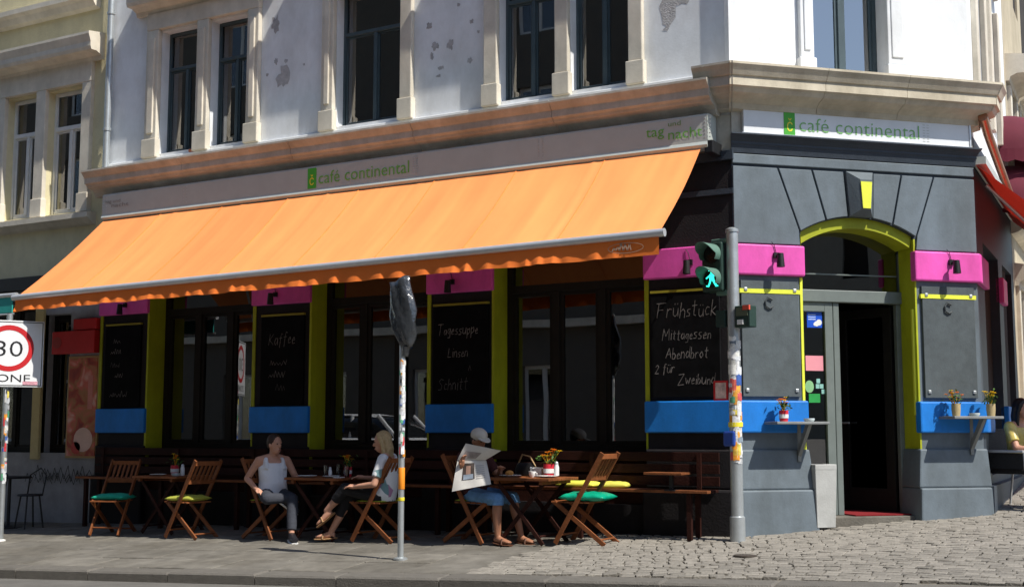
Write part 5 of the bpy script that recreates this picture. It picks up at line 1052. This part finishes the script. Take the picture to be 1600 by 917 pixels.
person('person in off-white cap and blue denim shorts reading a newspaper', (-2.76, -.88), -14, dict(elR=V(.02, -.27, .72), wrR=V(.14, -.36, .84), hdR=V(.3, -.2, .8), huR=V(-1, 0, 0), elL=V(.12, .24, .72), wrL=V(.36, .02, .80), hdL=V(.6, -.6, .4), knR=V(.44, -.10, .49), anR=V(.44, -.10, .10), knL=V(.46, .12, .50), anL=V(.58, .12, .10), hp=R(14), hy=R(-8), head=V(.04, 0, 1.12)),
       skin2, dark, 'short', 'tee', mat('dark_red_shirt', (.05, .012, .012), .9), mat('blue_denim', (.10, .22, .40), .9, .3, 10, .6, 16), 'knee', mat('brown_sandal', (.10, .04, .02), .6), cap=mat('offwhite_cap', (.60, .56, .48), .9, .06), feet='sandal')
# newspaper: two folded sheets held open, printed side towards the street
npm = mat('newsprint', (.62, .60, .57), .95, .04, 30)
nw = thing('newspaper', 'open newspaper with a portrait photo held by the reader in the cap', 'newspaper')
FN = Fr(0, 0, (1, 0), (0, -1))
def sheet(fr, P, nm, m, o=.0, rows=8, par=None):
    mb = MB(fr); mb.add([(x, o_ + o, z) for x, o_, z in P], [(0, 1, 2, 3)]); return mb.build(nm, m, par, recalc=False)
def pagemesh(pts, nm, m, n=10, curl=.03, off=0.0):
    mb = MB(FN); vs = []
    for i in range(n + 1):
        for j in range(n + 1):
            u, v = i / n, j / n; A, B_, C_, D_ = [Vector(p) for p in pts]; p = A.lerp(B_, u).lerp(D_.lerp(C_, u), v); vs.append((p.x, p.y + off + curl * math.sin(u * 3.1) * (1 - .4 * v) + .006 * math.sin(u * 9 + v * 4), p.z))
    mb.add(vs, [(i * (n + 1) + j, (i + 1) * (n + 1) + j, (i + 1) * (n + 1) + j + 1, i * (n + 1) + j + 1) for i in range(n) for j in range(n)]); return mb.build(nm, m, nw, smooth=180, recalc=False)
lowp = [(-.22, .02, -.28), (.20, .02, -.20), (.14, .0, .06), (-.17, .0, .06)]; upp = [(-.17, .0, .063), (.14, .0, .063), (.33, .10, .16), (-.07, .06, .24)]
pagemesh(lowp, 'front_page', npm); pagemesh(upp, 'upper_page', npm, curl=.02); pagemesh([(x + .01, y - .02, z + .004) for x, y, z in lowp], 'inner_page', npm); pagemesh([(x, y - .015, z + .004) for x, y, z in upp], 'inner_page', npm, curl=.02)
def inset(P, u0, u1, v0, v1):
    A, B_, C_, D_ = [Vector(p) for p in P]; f = lambda u, v: A.lerp(B_, u).lerp(D_.lerp(C_, u), v); return f, (u0, u1, v0, v1)
def printed(P, u0, u1, v0, v1, nm, m, curl, e=.003):
    mb = MB(FN); n = 6; vs = []; f, _ = inset(P, 0, 0, 0, 0)
    for i in range(n + 1):
        for j in range(n + 1):
            u, v = u0 + (u1 - u0) * i / n, v0 + (v1 - v0) * j / n; p = f(u, v); vs.append((p.x, p.y + e + curl * math.sin(u * 3.1) * (1 - .4 * v) + .006 * math.sin(u * 9 + v * 4), p.z))
    mb.add(vs, [(i * (n + 1) + j, (i + 1) * (n + 1) + j, (i + 1) * (n + 1) + j + 1, i * (n + 1) + j + 1) for i in range(n) for j in range(n)]); mb.build(nm, m, nw, smooth=180, recalc=False)
printed(lowp, .24, .62, .32, .90, 'portrait_print', mat('print_dark', (.06, .045, .04), .9, .2, 20), .03); printed(lowp, .35, .50, .50, .80, 'portrait_face', mat('print_face', (.36, .22, .17), .9, .2, 20), .03, .005); printed(lowp, .28, .58, .33, .50, 'portrait_shirt', mat('print_shirt', (.30, .36, .44), .9, .2, 20), .03, .006); printed(upp, .12, .62, .12, .58, 'photo_print', mat('print_grey', (.28, .25, .24), .9, .35, 12), .02)
for k in range(7): printed(lowp, .66, .92, .30 + k * .08, .33 + k * .08, 'text_line', mat('print_text', (.38, .37, .36), .9, .2, 60), .03)
nw.location = (-2.60, -1.22, .74); nw.rotation_euler = (R(-4), 0, R(22))
# far right guest and chair
person('person in yellow satin blouse sitting at the right edge under the red awning', (2.50, 2.70), -25, dict(elR=V(.08, -.24, .70), wrR=V(.33, -.14, .68), elL=V(.08, .24, .70), wrL=V(.34, .12, .68), knR=V(.43, -.1, .49), anR=V(.44, -.1, .10), knL=V(.43, .1, .49), anL=V(.48, .1, .10)),
       skin, dark, 'long', 'tee', mat('yellow_satin', (.58, .46, .12), .35, .3, 10, .3, 14), blackc, 'long', shoe1)
t_ = thing('wicker_armchair', 'black wicker armchair with metal legs at the right edge', 'chair', (0, 0, 0)); wk = mat('black_wicker', (.014, .014, .015), .5, .5, 60, .8, 120)
MB().box(-.24, .25, -.25, .25, .40, .46).build('seat', wk, t_, bevel=.015); MB().bar((-.27, 0, .40), (-.36, 0, .92), .52, .035, (1, 0, 0)).build('backrest', wk, t_, bevel=.012)
for s in (-1, 1):
    MB().bar((-.30, s * .27, .66), (.22, s * .27, .66), .05, .03).build('armrest', alu, t_, bevel=.006); MB().tube([(.22, s * .27, .65), (.25, s * .27, .0)], .013, 8).build('leg', alu, t_); MB().tube([(-.27, s * .25, .45), (-.33, s * .25, 0)], .013, 8).build('leg', alu, t_); MB().box(-.24, .2, s * .26 - .012, s * .26 + .012, .46, .64).build('side_panel', wk, t_)
t_.location = (2.47, 2.74, G(2.47, 2.74)); t_.rotation_euler = (0, 0, R(-25))

# ------------------------------------------------------------------ across the street (seen only in reflections)
oh = thing('opposite_house', 'terraced house across the street mirrored in the cafe windows', 'building', (-14, -15.8, -.4)); FO = Fr(0, -15.8, (1, 0), (0, 1)); ow = []
for k in range(17):
    x = -48 + k * 3.6
    for z in (.8, 4.6, 8.4, 12.0): ow.append((x, x + 1.2, z, z + 2.1))
wall_mesh(FO, -50, 14, -1.5, 16.5, 0, ow, .2).build('wall', mat('opposite_render', (.13, .115, .095), .9, .1, 3), oh); MB(FO).box(-50, 14, -.5, -.4, -1.5, 16.5).build('back_wall', room, oh)
for a0, a1, z0, z1 in ow: window(oh, FO, a0, a1, z0, z1, -.12, whitef, glas2, (.5,))
MB(FO).box(-50, 14, -.02, .25, 3.9, 4.1).build('string_course', stone, oh); MB(FO).box(-50, 14, -.02, .25, 7.7, 7.9).build('string_course', stone, oh)
car = thing('passing_van', 'white van in the road mirrored in the cafe window', 'van'); carw = mat('white_car_paint', (.72, .74, .76), .25, .02, 4, spec=.6)
def carloft(sec, nm, m, par): return MB().loft(sec, 24).build(nm, m, par, smooth=50)
prof = [(-2.1, .60, .33, .60), (-2.0, .66, .44, .78), (-1.2, .68, .46, .86), (.7, .68, .46, .88), (1.5, .64, .42, .85), (2.05, .56, .30, .76), (2.15, .52, .22, .60)]
bd = MB(); vs = []; fs = []
def ringc(x, zc, hz, hw, e=.35, n=24): return [(x, math.copysign(abs(math.cos(t)) ** e, math.cos(t)) * hw, zc + math.copysign(abs(math.sin(t)) ** e, math.sin(t)) * hz) for t in [2 * math.pi * k / n for k in range(n)]]
def skinrings(rs, nm, m, par):
    n = len(rs[0]); mb = MB(); mb.add([p for r_ in rs for p in r_], [(i * n + k, i * n + (k + 1) % n, (i + 1) * n + (k + 1) % n, (i + 1) * n + k) for i in range(len(rs) - 1) for k in range(n)] + [tuple(range(n))[::-1], tuple(range((len(rs) - 1) * n, len(rs) * n))]); return mb.build(nm, m, par, smooth=50)
cbody = skinrings([ringc(x, zc, hz, hw) for x, zc, hz, hw in prof], 'body', carw, car)
skinrings([ringc(x, zc, hz, hw, .5) for x, zc, hz, hw in ((-2.0, 1.0, .04, .6), (-1.75, 1.2, .22, .66), (-1.0, 1.22, .25, .68), (.2, 1.2, .24, .68), (.75, 1.08, .12, .66), (1.15, .96, .03, .6))], 'cabin_glass', mat('car_glass', (.012, .014, .016), .05, .1, 3, spec=.8), cbody)
skinrings([ringc(x, zc, hz, hw, .5) for x, zc, hz, hw in ((-1.8, 1.42, .012, .5), (-1.4, 1.455, .02, .58), (-.4, 1.455, .02, .58), (.15, 1.42, .012, .5))], 'roof', carw, cbody)
for s in (-1, 1):
    for x0, x1 in ((1.05, .28), (-.35, -.33), (-1.2, -1.22), (-1.75, -1.72)): MB().tube([(x0, s * .70, .93), (x1, s * .60, 1.44)], .035, 8).build('window_pillar', carw, cbody)
    for x in (-1.35, 1.35):
        wl = MB().tube([(x, s * .70, .32), (x, s * .90, .32)], .32, 24).build('wheel', mat('tyre', (.02, .02, .02), .8), car, smooth=40); MB().tube([(x, s * .895, .32), (x, s * .91, .32)], .2, 20).build('rim', alu, wl, smooth=40)
    MB().ell((2.05, s * .55, .66), (.08, .16, .08), 12, 8).build('headlight', mat('headlight_glass', (.6, .6, .6), .1), cbody, smooth=180)
car.location = (-11.3, -8.5, -.292 + .0268 * -11.3); car.scale = (1.1, 1.1, 1.42); car.rotation_euler = (0, 0, 0)

dh = thing('horizon_block_row', 'unseen distant row of houses added beyond the crossing to block the bright horizon', 'building', (55, -10, 0)); FE = Fr(55, 0, (0, -1), (-1, 0)); ew = [(x, x + 1.4, z, z + 2.2) for x in range(-38, 58, 5) for z in (1.5, 5.5, 9.5)]  # unseen row, added to keep the bright low sky out of the door glass
wall_mesh(FE, -40, 60, -1, 13.5, 0, ew, .3).build('wall', mat('distant_render', (.25, .22, .18), .9, .1, 2), dh); MB(FE).box(-40, 60, -1.4, -1.2, -1, 13.5).build('back_wall', room, dh)
